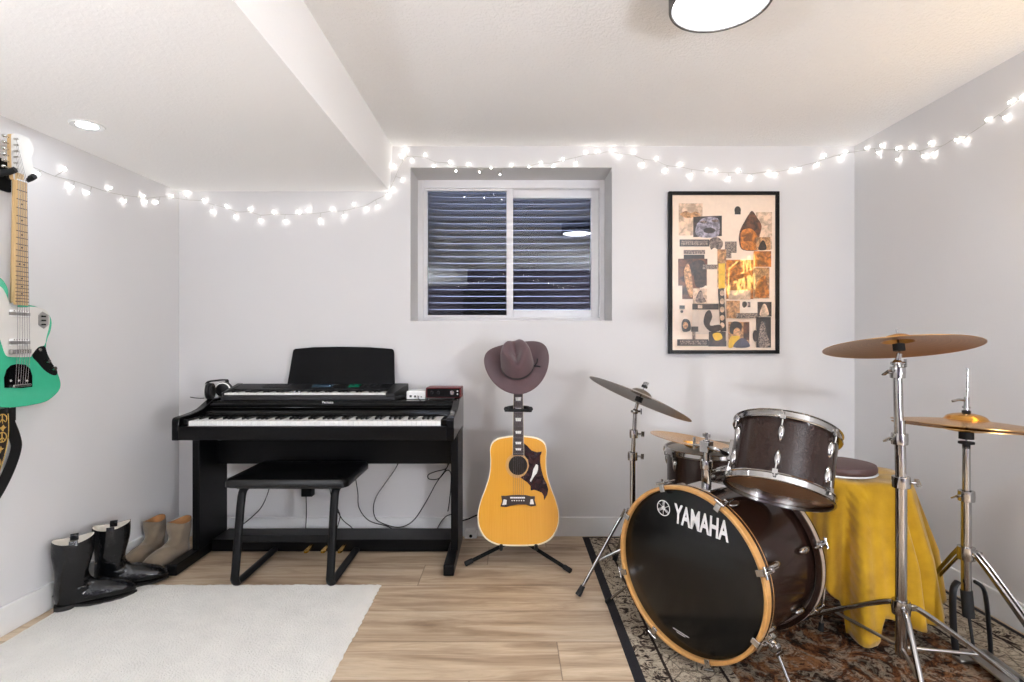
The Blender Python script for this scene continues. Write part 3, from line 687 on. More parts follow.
# ------------------------------------------------------------------ acoustic guitar, its stand and the hat
TH = math.radians(8)
GM = frame((.0367, 2.64, .1127), (1, 0, 0), (0, math.sin(TH), math.cos(TH)), (0, -math.cos(TH), math.sin(TH)))
t = thing('acoustic_guitar', 'honey blonde acoustic guitar with dove pickguard standing on a tripod stand', 'guitar', M=GM)
def g(a, b): return ((a - 252) / 1074, (612 - b) / 1063)
half = [(252, 612), (310, 611), (370, 604), (425, 575), (460, 520), (468, 455), (455, 390), (430, 325), (412, 270), (403, 220), (402, 165), (405, 120), (393, 82), (360, 60), (310, 50), (252, 45)]
R = cat([g(a, b) + (0,) for a, b in half], 4); outline = [(v.x, v.y) for v in R] + [(-v.x, v.y) for v in R[-2:0:-1]]
bm = new(); inset = lambda s: [(x * s, (y - .26) * s + .26) for x, y in outline]
loft(bm, [[(x, y, z) for x, y in inset(s)] for s, z in ((.985, -.118), (1, -.112), (1, -.006))], capmode=(True, False)); bd = obj('body', bm, M_mahog, t)
bm = new(); loft(bm, [[(x, y, z) for x, y in inset(s)] for s, z in ((1.004, -.008), (1.004, -.001), (.985, .0012), (.975, .0012))], capmode=(False, False)); obj('binding', bm, M_cream, bd)
bm = new(); prism(bm, inset(.985), -.004, .0006); obj('soundboard', bm, M_spruce, bd)
hx, hy = g(250, 202)
bm = new(); lathe(bm, [(0, .0012), (.047, .0012)], 40, Matrix.Translation((hx, hy, 0))); obj('sound_hole', bm, mat('sound hole interior', (26, 15, 8), .8), bd)
bm = new(); lathe(bm, [(.047, .001), (.0475, .002), (.056, .002), (.0565, .001)], 48, Matrix.Translation((hx, hy, 0)), True); lathe(bm, [(.059, .001), (.059, .0018), (.062, .0018), (.062, .001)], 48, Matrix.Translation((hx, hy, 0)), True); obj('rosette', bm, mat('tan rosette', (190, 148, 92), .3), bd)
pg = [g(a, b) for a, b in ((281, 86), (300, 100), (322, 124), (350, 134), (379, 130), (370, 152), (369, 185), (376, 225), (386, 262), (402, 295), (411, 325), (406, 352), (388, 381), (386, 358), (376, 342), (350, 332), (336, 328), (318, 331), (316, 308), (300, 290), (262, 264), (285, 252), (302, 228), (309, 203), (303, 172), (282, 148))]
bm = new(); prism(bm, pg, .001, .0026); pk = obj('pickguard', bm, M_tort, t)
bird = [g(a, b) for a, b in ((352, 196), (358, 203), (357, 225), (350, 243), (338, 256), (328, 272), (318, 287), (313, 280), (322, 262), (327, 245), (332, 222), (341, 206), (345, 197))]
bm = new(); prism(bm, bird, .0026, .0031); obj('dove_inlay', bm, M_pearl, pk)
br = [g(a, b) for a, b in ((160, 357), (185, 358), (215, 354), (250, 353), (290, 354), (318, 360), (340, 360), (338, 380), (346, 408), (320, 412), (290, 402), (250, 402), (210, 408), (186, 415), (156, 412), (166, 385))]
bm = new(); prism(bm, br, .001, .009); bg = obj('bridge', bm, M_rosewood, t, bevel=.002)
for q in (((174, 375), (190, 378), (188, 402), (166, 404)), ((316, 376), (328, 374), (334, 400), (312, 400))):
    bm = new(); prism(bm, [g(a, b) for a, b in q], .009, .0095); obj('bridge_inlay', bm, M_pearl, bg)
bm = new(); box(bm, g(208, 370) + (.009,), g(286, 363) + (.012,)); obj('saddle', bm, M_ivory, bg)
bm = new(); lathe(bm, [(0, 0), (.003, 0), (.003, .004), (0, .006)], 10); 
pin = None
for k in range(6):
    x, y = g(218 + k * 12.5, 381)
    if pin is None: pin = obj('bridge_pin', bm, M_pearl, bg); pin.location = (x, y, .009)
    else: dup(pin, bg, (x, y, .009))
NUT, SC = .863, .648
bm = new(); prism(bm, [(-.0275, .435), (.0275, .435), (.0215, NUT), (-.0215, NUT)], .002, .008)
fb = obj('fretboard', bm, M_rosewood, t, bevel=.001)
bm = new(); loft(bm, [[(.027 * math.cos(a), .53, -.012 + (.016 if math.sin(a) > 0 else .03) * math.sin(a)) for a in [2 * PI * k / 16 for k in range(16)]],
                      [(.021 * math.cos(a), NUT + .01, -.008 + (.010 if math.sin(a) > 0 else .016) * math.sin(a)) for a in [2 * PI * k / 16 for k in range(16)]]]); obj('neck', bm, M_mahog, t)
bm = new()
for s in (-1, 1): prism(bm, [(s * .0275, .435), (s * .0287, .435), (s * .0227, NUT), (s * .0215, NUT)], .003, .0082)
obj('neck_binding', bm, M_cream, fb)
bm = new(); cbox(bm, (0, 0, 0), (1, .0016, .0018)); fr = None
fy = [NUT - SC * (1 - 2 ** (-k / 12)) for k in range(21)]
for k in range(1, 20):
    w = .043 + (NUT - fy[k]) / (NUT - .435) * .012
    o = obj('fret', bm, M_nickel, fb) if fr is None else dup(fr, fb)
    fr = o; o.location = (0, fy[k], .0085); o.scale = (w, 1, 1)
bm = new(); prism(bm, [(-.013, -.009), (.013, -.009), (.0155, .009), (-.0155, .009)], .008, .0085); io = None
for k in (1, 3, 5, 7, 9, 12, 15, 17):
    y = (fy[k] + fy[k - 1]) / 2
    o = obj('fret_inlay', bm, M_pearl, fb) if io is None else dup(io, fb)
    io = o; o.location = (0, y, 0); o.scale = (1, min(1, (fy[k - 1] - fy[k]) / .026), 1)
HM = Matrix.Translation((0, NUT, 0)) @ Matrix.Rotation(math.radians(-12), 4, 'X')
bm = new(); prism(bm, [(-.022, 0), (.022, 0), (.034, .03), (.034, .09), (.038, .115), (.02, .118), (0, .11), (-.02, .118), (-.038, .115), (-.034, .09), (-.034, .03)], -.008, .006, HM); hd = obj('headstock', bm, M_blackm, t, bevel=.002)
bm = new()
for s in (-1, 1):
    for k in range(3):
        rod(bm, (s * .024, .035 + k * .026, -.008), (s * .024, .035 + k * .026, .014), .004, M=HM); rod(bm, (s * .03, .035 + k * .026, -.004), (s * .046, .035 + k * .026, -.004), .005, M=HM)
obj('tuning_peg', bm, M_nickel, hd)
bm = new()
st = None
for k in range(6):
    bm = new(); x0, x1 = (k - 2.5) * .0102, (k - 2.5) * .0072
    rod(bm, (x0, .215, .0125), (x1, NUT, .0105), .0006, seg=6); obj('string', bm, M_nickel, t)

t = thing('guitar_stand', 'black tripod guitar stand holding the acoustic guitar', 'guitar stand', (.037, 2.8, 0))
hub = Vector((.037, 2.79, .098))
for p in (on_floor(466, 566), on_floor(570, 573), Vector((.037, 3.03, 0))):
    e = p + Vector((0, 0, .012)); d = (e - hub).normalized()
    bm = new(); rod(bm, hub, e, .0095); lg = obj('leg', bm, M_blackm, t, world=True)
    bm = new(); rod(bm, e - d * .035, e + d * .005, .0125, .0125); obj('rubber_foot', bm, M_rubber, lg, world=True)
bm = new(); tube(bm, cat([hub - Vector((0, 0, .01)), (.037, 2.84, .35), (.037, 2.875, .58), (.037, 2.84, .70), (.037, 2.80, .765)], 6), .009); obj('post', bm, M_blackm, t, world=True)
bm = new(); cbox(bm, hub, (.04, .04, .04)); obj('hub', bm, M_blackm, t, world=True, bevel=.006)
for s in (-1, 1):
    bm = new(); tube(bm, cat([hub + Vector((s * .01, -.01, 0)), (.037 + s * .08, 2.755, .098), (.037 + s * .085, 2.66, .098), (.037 + s * .085, 2.628, .102), (.037 + s * .085, 2.622, .125)], 5), .0085); obj('cradle_arm', bm, M_rubber, t, world=True)
bm = new(); yz = .772
tube(bm, cat([(-.025, 2.70, yz + .004), (-.02, 2.715, yz), (-.008, 2.76, yz), (.037, 2.785, yz), (.082, 2.76, yz), (.094, 2.715, yz), (.099, 2.70, yz + .004)], 5), .012)
obj('yoke', bm, M_rubber, t, world=True)
bm = new(); rod(bm, (-.032, 2.712, yz - .004), (.104, 2.712, yz - .006), .0085); obj('yoke_strap', bm, M_rubber, t, world=True)

HT = math.radians(43)
HMx = Matrix.Translation((.034, 2.785, .985)) @ Matrix.Rotation(math.radians(-9), 4, 'Y') @ frame((0, 0, 0), (1, 0, 0), (0, math.cos(HT), math.sin(HT)), (0, -math.sin(HT), math.cos(HT)))
t = thing('cowboy_hat', 'mauve brown felt cowboy hat hung over the acoustic guitar headstock', 'hat', M=HMx)
prof = [(.0, .112), (.15, .113), (.3, .118), (.45, .124), (.6, .128), (.72, .127), (.82, .117), (.9, .094), (.95, .06), (.985, .025), (1.0, .006), (1.03, .0), (1.12, -.002), (1.3, -.002), (1.5, 0), (1.7, .002), (1.88, .004), (1.9, .002)]
bm = new(); seg = 64; rings = []
for s, z in prof:
    ring = []
    for k in range(seg):
        a = 2 * PI * k / seg; ca, sa = math.cos(a), math.sin(a)
        if s <= 1:
            x, y = .084 * s * ca, .1 * s * sa; tt = max(0, (z - .02) / .1)
            if y < 0: x *= 1 - .38 * tt * (-y / .1)
            zz = z - .034 * math.exp(-(x / .02) ** 2) * (1 if s < .86 else 0) * max(0, 1 - (y / .1) ** 4)
            zz -= .016 * tt * max(0, -y / .1) - .004 * tt * max(0, y / .1)
        else:
            q = (s - 1) / .9; x, y = (.084 + .094 * q) * ca, (.1 + .085 * q) * sa
            curl = abs(ca) ** 2.2 * q ** 1.5
            zz = z + .062 * curl - .012 * q * (1 - abs(ca)); x *= 1 - .07 * curl
        ring.append((x, y, zz))
    rings.append(ring)
loft(bm, rings, capmode=(True, False)); obj('crown_and_brim', bm, M_felt, t, solid=.003, subd=1)
bm = new(); loft(bm, [[(.0862 * s * math.cos(2 * PI * k / 48), .1022 * s * math.sin(2 * PI * k / 48), z) for k in range(48)] for s, z in ((1.0, .004), (.995, .016), (.98, .017), (.985, .004))] , capmode=(False, False)); obj('hat_band', bm, M_band, t)
bm = new(); tube(bm, cat([(.084, -.03, .012), (.096, -.036, .016), (.112, -.048, .02)], 4), .004, 6); tube(bm, cat([(.084, -.03, .012), (.1, -.016, .02), (.106, .0, .032)], 4), .0035, 6); obj('band_bow', bm, M_band, t)

# ------------------------------------------------------------------ electric guitar on the left wall
EX = -1.862
EM = frame((EX, 2.043, 1.72), (0, 1, 0), (0, 0, 1), (1, 0, 0))
t = thing('electric_guitar', 'seafoam green electric guitar with white pickguard hung on the left wall', 'guitar', M=EM)
def e(px, py):
    Y = F * EX / (px - CX); return (Y - 2.043, EYE - (py - CY) * Y / F - 1.72)
def ez(zx, zy): return e(zx / 5.69, 295 + zy / 5.69)
br = [(.032, -.475)] + [e(a, b) for a, b in ((28, 305), (38, 307), (48, 313), (52, 321), (51, 331), (47.5, 340), (46.5, 350), (50, 360), (57, 371), (61, 383), (59, 391), (52, 398), (44, 402.5), (23, 406.6))] + \
     [(-.06, -.848), (-.11, -.83), (-.155, -.785), (-.17, -.72), (-.15, -.65), (-.136, -.59), (-.15, -.52), (-.168, -.46), (-.155, -.405), (-.115, -.37), (-.07, -.374), (-.043, -.41), (-.034, -.47)]
bo = [(v.x, v.y) for v in cat([(a, b, 0) for a, b in br], 4, True)]
bm = new(); prism(bm, bo, -.042, 0); body = obj('body', bm, M_teal, t, bevel=.007, bseg=3)
pgd = [(.032, -.474)] + [ez(a, b) for a, b in ((165, 66), (225, 72), (262, 92), (280, 130), (276, 180), (262, 235), (250, 285), (215, 296), (178, 340), (165, 352), (60, 352), (30, 338), (12, 290))] + [(-.075, -.6), (-.10, -.55), (-.12, -.48), (-.11, -.42), (-.075, -.405), (-.05, -.44), (-.034, -.474)]
bm = new(); prism(bm, [(v.x, v.y) for v in cat([(a, b, 0) for a, b in pgd], 3, True)], 0, .0024); M_gw = mat('aged white guitar plastic', (216, 214, 208), .25, var=.01); pg = obj('pickguard', bm, M_gw, t)
bm = new(); prism(bm, [(v.x, v.y) for v in cat([ez(a, b) + (0,) for a, b in ((182, 346), (212, 302), (250, 292), (266, 335), (290, 385), (322, 432), (316, 456), (290, 452), (250, 425), (215, 385))], 3, True)], 0, .003); cp = obj('control_plate', bm, M_blackm, t)
for a, b in ((255, 378), (290, 418)):
    x, y = ez(a, b); bm = new(); lathe(bm, [(0, .016), (.008, .016), (.009, .0), (0, 0)], 20, Matrix.Translation((x, y, .003))); obj('knob', bm, M_nickel, cp)
x, y = ez(222, 312); bm = new(); lathe(bm, [(0, .004), (.006, .004), (.007, 0), (0, 0)], 16, Matrix.Translation((x, y, .003))); obj('output_jack', bm, M_nickel, cp)
bm = new(); prism(bm, [ez(a, b) for a, b in ((238, 95), (272, 115), (272, 170), (244, 192), (214, 170), (214, 115))], .002, .004); sp = obj('switch_plate', bm, M_steel, pg)
for b in (122, 145, 168):
    x, y = ez(240, b); bm = new(); cbox(bm, (x, y, .006), (.016, .006, .006)); obj('slide_switch', bm, M_rubber, sp)
for b, bb in ((105, 'n'), (268, 'b')):
    x, y = ez(104, b); bm = new(); cbox(bm, (x, y, .004), (.082, .026, .009)); pu = obj('pickup', bm, M_white, pg, bevel=.004)
    bm = new(); cbox(bm, (x, y - .002, .006), (.084, .012, .006)); obj('pickup_claw', bm, M_steel, pu)
    bm = new()
    for k in range(6): lathe(bm, [(0, .002), (.0028, .002), (.0028, 0), (0, 0)], 8, Matrix.Translation((x + (k - 2.5) * .0105, y + .009, .0085)))
    obj('pole_piece', bm, M_nickel, pu)
x, y = ez(104, 322); bm = new(); cbox(bm, (x, y, .008), (.085, .018, .014)); bgo = obj('bridge', bm, M_steel, t, bevel=.003)
bm = new()
for k in range(6): rod(bm, (x + (k - 2.5) * .0106, y - .007, .016), (x + (k - 2.5) * .0106, y + .007, .016), .004, seg=8)
obj('bridge_saddle', bm, M_nickel, bgo); BY, BX = y, x
tp = [ez(a, b) for a, b in ((24, 528), (22, 470), (36, 425), (60, 400), (95, 392), (140, 396), (168, 420), (180, 460), (180, 522), (120, 530))]
bm = new(); prism(bm, tp, 0, .003); tpl = obj('tailpiece', bm, mat('black chrome plate', (30, 30, 32), .15, .8), t)
x, y = ez(112, 515); bm = new(); cbox(bm, (x, y, .008), (.075, .01, .01)); obj('tail_bar', bm, M_nickel, tpl, bevel=.002); TY = y
for k in range(3):
    xx, yy = ez(52 + 46 * k, 488); bm = new(); ell(bm, (xx, yy, .006), (.005, .005, .004)); obj('tail_screw', bm, M_nickel, tpl)
EN, ESC = 0.0, .648
bm = new(); prism(bm, [(-.028, -.468), (.028, -.468), (.021, 0), (-.021, 0)], .004, .012); fb = obj('fretboard', bm, M_maple, t, bevel=.0015)
bm = new(); loft(bm, [[(.028 * math.cos(a), -.46, -.002 + (.008 if math.sin(a) > 0 else .02) * math.sin(a)) for a in [2 * PI * k / 16 for k in range(16)]],
                      [(.021 * math.cos(a), .03, -.0 + (.006 if math.sin(a) > 0 else .016) * math.sin(a)) for a in [2 * PI * k / 16 for k in range(16)]]]); obj('neck', bm, M_maple, t)
bm = new(); cbox(bm, (0, 0, 0), (1, .0026, .002)); fr = None; fy = [-ESC * (1 - 2 ** (-k / 12)) for k in range(22)]
for k in range(1, 22):
    o = obj('fret', bm, mat('dark fret wire', (92, 80, 66), .35, .6), fb) if fr is None else dup(fr, fb); fr = o
    o.location = (0, fy[k], .0125); o.scale = (.042 + -fy[k] / .468 * .013, 1, 1)
bm = new(); lathe(bm, [(0, .0006), (.0035, .0006), (.0035, 0), (0, 0)], 12); io = None
for k in (3, 5, 7, 9, 12, 12.5, 15, 17, 19):
    q = int(k); y = (fy[q] + fy[q - 1]) / 2; x = 0 if q != 12 else (-.009 if k == 12 else .009)
    o = obj('fret_dot', bm, M_rubber, fb) if io is None else dup(io, fb); io = o; o.location = (x, y, .012)
bm = new(); cbox(bm, (0, .002, .013), (.042, .004, .004)); obj('nut', bm, M_ivory, t)
hs = [(-.021, 0), (.021, 0), (.026, .018), (.044, .035), (.06, .07), (.05, .092), (.047, .108), (.06, .13), (.055, .16), (.03, .178), (-.0, .176), (-.03, .168), (-.036, .15), (-.034, .05), (-.028, .02)]
bm = new(); prism(bm, [(v.x, v.y) for v in cat([(a, b, 0) for a, b in hs], 3, True)], -.012, .002); hd = obj('headstock', bm, M_maple, t, bevel=.0015)
bm = new(); prism(bm, [(v.x * .98 + .0012, v.y) for v in cat([(a, b, 0) for a, b in hs], 3, True)], .002, .0028); obj('headstock_face', bm, M_gw, hd)
for k in range(6):
    y = .04 + k * .0225
    bm = new(); rod(bm, (-.022, y, .002), (-.022, y, .016), .004); rod(bm, (-.03, y, -.006), (-.048, y, -.006), .003); ell(bm, (-.054, y, -.006), (.009, .006, .005)); obj('tuning_peg', bm, M_nickel, hd)
    bm = new(); x1 = (k - 2.5) * .0068
    tube(bm, [(-.022, y, .010), (x1, .002, .0155), (BX + (k - 2.5) * .0106, BY, .0205), (BX + (k - 2.5) * .010, TY, .012)], .0007, 5); obj('string', bm, M_nickel, t)
x, y = e(13, 411); 
bm = new(); box(bm, (x - .03, y - .04, -.026), (x + .034, y + .01, -.02)); rod(bm, (x, y + .012, -.023), (x, y - .002, -.023), .007)
s0 = obj('strap', bm, mat('black leather strap end', (16, 14, 14), .5), t)
def ribbon(pl, w, thick, m, name, par, zs=None, label=None):
    P = cat(pl, 6); bm = new(); rows = []
    for i, p in enumerate(P):
        tn = (P[min(i + 1, len(P) - 1)] - P[max(i - 1, 0)]).normalized(); sd = Vector((0, 0, 1)).cross(tn).normalized()
        rows.append([p + sd * w / 2, p - sd * w / 2, p - sd * w / 2 - Vector((0, 0, thick)), p + sd * w / 2 - Vector((0, 0, thick))])
    loft(bm, rows); return obj(name, bm, m, par, label=label), P
fr_p = [e(6, 414) + (-.016,), e(5, 426) + (-.010,), e(3, 440) + (-.006,), e(-2, 460) + (-.004,), e(-10, 480) + (-.004,), e(-22, 500) + (-.004,)]
_, P = ribbon(fr_p, .056, .003, M_strapdark, 'woven_band', s0, label='dark woven band with gold peace signs')
bm = new()
for i in range(3, len(P) - 1, 4):
    p = P[i] + Vector((0, 0, .0005)); T = Matrix.Translation(p)
    if (i // 4) % 2 == 0:
        lathe(bm, [(.016, 0), (.016, .001), (.0195, .001), (.0195, 0)], 24, T, True)
        for a, b in (((0, .018), (0, -.018)), ((0, 0), (-.012, -.012)), ((0, 0), (.012, -.012))): rod(bm, a + (.0006,), b + (.0006,), .0016, seg=6, M=T)
    else:
        prism(bm, [(-.016, .006), (-.004, .004), (.004, .012), (.008, .004), (.016, .002), (.006, -.004), (.002, -.014), (-.004, -.006)], 0, .001, T)
for sgn in (-1, 1):
    q = []
    for i, p in enumerate(P):
        tn = (P[min(i + 1, len(P) - 1)] - P[max(i - 1, 0)]).normalized(); q.append(p + Vector((0, 0, 1)).cross(tn).normalized() * sgn * .025 + Vector((0, 0, .0004)))
    tube(bm, q, .0014, 6)
obj('peace_sign_pattern', bm, M_gold, s0)
ribbon([e(12, 413) + (-.024,), e(17, 424) + (-.026,), e(23, 437) + (-.03,), e(25, 448) + (-.032,), e(19, 466) + (-.03,), e(10, 484) + (-.027,), e(1, 498) + (-.024,), e(-12, 514) + (-.02,)], .045, .003, mat('black leather strap', (18, 17, 17), .4), 'leather_band', s0)
t = thing('guitar_hanger', 'black padded wall hook holding the electric guitar neck', 'wall hook', (lwall(2.03), 2.03, 1.75))
bm = new(); cbox(bm, (lwall(2.03) + .008, 2.043, 1.745), (.016, .06, .12)); obj('wall_plate', bm, M_blackm, t, world=True, bevel=.004)
for s in (-1, 1):
    bm = new(); tube(bm, cat([(lwall(2.03) + .01, 2.043 + s * .01, 1.742), (-1.90, 2.043 + s * .045, 1.742), (-1.868, 2.043 + s * .044, 1.74), (-1.838, 2.043 + s * .040, 1.752)], 5), .011); obj('arm', bm, M_rubber, t, world=True)

# ------------------------------------------------------------------ boots
def boot(name, label, heel, toe, m, lin_m, H, group, sw=1.0, tabs=True, L0=.29, lean=0, width=1.0):
    d = Vector((toe[0] - heel[0], toe[1] - heel[1], 0)); d.normalize()
    t = thing(name, label, 'boot', M=frame((heel[0], heel[1], 0.006), d, Vector((0, 0, 1)).cross(d), (0, 0, 1)), group=group)
    k = (Vector(toe) - Vector(heel)).length / L0
    rows = [((-.026 + lean, H), (.130 * sw + lean, H), .058), ((-.024 + lean * .6, H - .06), (.126 * sw + lean * .6, H - .06), .056), ((-.018, .155), (.112, .16), .051), ((-.015, .105), (.106, .122), .044), ((-.016, .06), (.122, .104), .041), ((-.017, .034), (.136, .1), .041), ((-.010, .010), (.15, .098), .038),
            ((.03, .009), (.168, .094), .043), ((.085, .010), (.19, .087), .047), ((.14, .008), (.218, .079), .049), ((.19, .008), (.246, .069), .047), ((.235, .009), (.270, .056), .040), ((.268, .011), (.286, .043), .027), ((.286, .016), (.294, .031), .011)]
    if H < .25: rows[0] = ((-.016 + lean, H), (.118 * sw + lean, H - .012), .052); rows[1] = ((-.016 + lean * .6, (H + .15) / 2), (.110 * sw, (H + .155) / 2), .049)
    bm = new(); rings = []
    for j, (p, q, b) in enumerate(rows):
        P, Q = Vector((p[0] * k, 0, p[1])), Vector((q[0] * k, 0, q[1])); c = (P + Q) / 2; u = (Q - P) / 2; ring = []
        for i in range(28):
            a = 2 * PI * i / 28; ca, sa = math.cos(a), math.sin(a)
            v = c + u * ca + Vector((0, math.copysign(abs(sa) ** .85, sa) * b * width, 0))
            if j == 0: v.z += .008 * math.cos(2 * a) + (.004 * math.cos(a))
            if 1 <= j <= 8: v += Vector((1, 0, 0)) * .006 * math.sin(3 * a + j * 2.1) * (j < 6) + Vector((0, .003 * math.sin(5 * a + j), 0)) + Vector((0, 0, .004 * math.sin(4 * a + 1.9 * j) * (j > 3) * max(0, ca)))
            ring.append(v)
        rings.append(ring)
    loft(bm, rings, capmode=(False, True)); up = obj('upper', bm, m, t, subd=1)
    bm = new(); top = rings[0]; c = sum(top, Vector()) / 28
    loft(bm, [[c + (v - c) * .97 - Vector((0, 0, .001)) for v in top], [c + (v - c) * .90 - Vector((0, 0, .002)) for v in top], [c + (v - c) * .68 - Vector((0, 0, .045)) for v in top], [c + (v - c) * .5 - Vector((0, 0, .09)) for v in top]], capmode=(False, True)); obj('lining', bm, lin_m, t)
    plan = [(.05, -.03), (.10, -.038), (.15, -.046), (.2, -.045), (.245, -.034), (.275, -.018), (.291, 0), (.275, .018), (.245, .034), (.2, .045), (.15, .046), (.10, .038), (.05, .03), (-.012, .034), (-.022, .018), (-.024, 0), (-.022, -.018), (-.012, -.034)]
    pl = [(x * k * (1 if x > 0 else .7), y * width * .98) for x, y in plan]
    bm = new(); n = len(pl)
    zz = lambda x: .016 if x < .06 * k else (.004 if x > .13 * k and x < .24 * k else .008)
    loft(bm, [[(x, y, zz(x) - .004) for x, y in pl], [(x, y, zz(x) + .004) for x, y in pl]]); obj('sole', bm, M_sole, t)
    bm = new(); prism(bm, [(x * k, y * width) for x, y in ((-.014, -.016), (-.004, -.031), (.045, -.031), (.055, -.02), (.055, .02), (.045, .031), (-.004, .031), (-.014, .016), (-.017, 0))], -.006, .018); obj('heel', bm, M_sole, t, bevel=.002)
    if tabs:
        for s in (-1, 1):
            bm = new(); x = c.x + .002
            loft(bm, [[(x + a, s * (y), z) for a in (-.014, .014)] + [(x + a, s * (y - .004), z) for a in (.014, -.014)] for y, z in ((.0585, H - .075), (.060, H - .03), (.060, H - .006), (.057, H + .005), (.052, H + .002), (.048, H - .02))])
            obj('pull_strap', bm, m, t)
        bm = new()
        tube(bm, [(p.x, p.y * 1.012, p.z) for p in [rings[4][i] for i in range(0, 15)]], .0012, 5); obj('seam', bm, m, t)
    return t
boot('cowboy_boot', 'tall black leather boot nearest the camera by the left wall', (-1.865, 2.225, 0), (-1.652, 2.385, 0), M_leather, M_lining, .285, 'black leather boots')
boot('cowboy_boot', 'tall black leather boot standing just behind its mate', (-1.83, 2.395, 0), (-1.60, 2.525, 0), M_leather, M_lining, .285, 'black leather boots')
boot('ankle_boot', 'taupe suede ankle boot closest to the left wall', (-1.815, 2.80, 0), (-1.862, 2.58, 0), M_suede, M_tanlin, .205, 'taupe suede ankle boots', 1.05, False, lean=.0, width=.84)
boot('ankle_boot', 'taupe suede ankle boot beside the piano foot', (-1.672, 2.775, 0), (-1.745, 2.555, 0), M_suede, M_tanlin, .205, 'taupe suede ankle boots', 1.05, False, lean=-.01, width=.92)

# ------------------------------------------------------------------ rugs
bm = new(); nx, ny = 96, 120; X0, X1, Y0, Y1 = -1.875, -.592, .75, 2.465; g_ = []
rnd = random.Random(3)
for j in range(ny + 1):
    row = []
    for i in range(nx + 1):
        x = X0 + (X1 - X0) * i / nx; y = Y0 + (Y1 - Y0) * j / ny; ed = i in (0, nx) or j in (0, ny)
        if i == nx: x += rnd.uniform(-.004, .004)
        if j == ny: y += rnd.uniform(-.004, .004)
        row.append(bm.verts.new((x, y, .001 if ed else .009 + rnd.uniform(-.0022, .0022))))
    g_.append(row)
for j in range(ny):
    for i in range(nx): bm.faces.new((g_[j][i], g_[j][i + 1], g_[j + 1][i + 1], g_[j + 1][i]))
tag(obj('rug', bm, M_rugw, world=True, loc=(-1.23, 1.6, 0)), 'plain ivory wool rug on the floor before the piano bench', 'rug')
bm = new(); nx, ny = 60, 100; X0, X1, Y0, Y1 = .405, 1.945, .57, 3.07; g_ = []
for j in range(ny + 1):
    row = []
    for i in range(nx + 1):
        x = X0 + (X1 - X0) * i / nx; y = Y0 + (Y1 - Y0) * j / ny; ed = i in (0, nx) or j in (0, ny)
        row.append(bm.verts.new((x, y, .0005 if ed else .008 + rnd.uniform(-.0012, .0012))))
    g_.append(row)
for j in range(ny):
    for i in range(nx): bm.faces.new((g_[j][i], g_[j][i + 1], g_[j + 1][i + 1], g_[j + 1][i]))
tag(obj('persian_rug', bm, M_persian, world=True, loc=(1.175, 1.82, 0)), 'patterned brown and beige rug under the drum kit', 'rug')

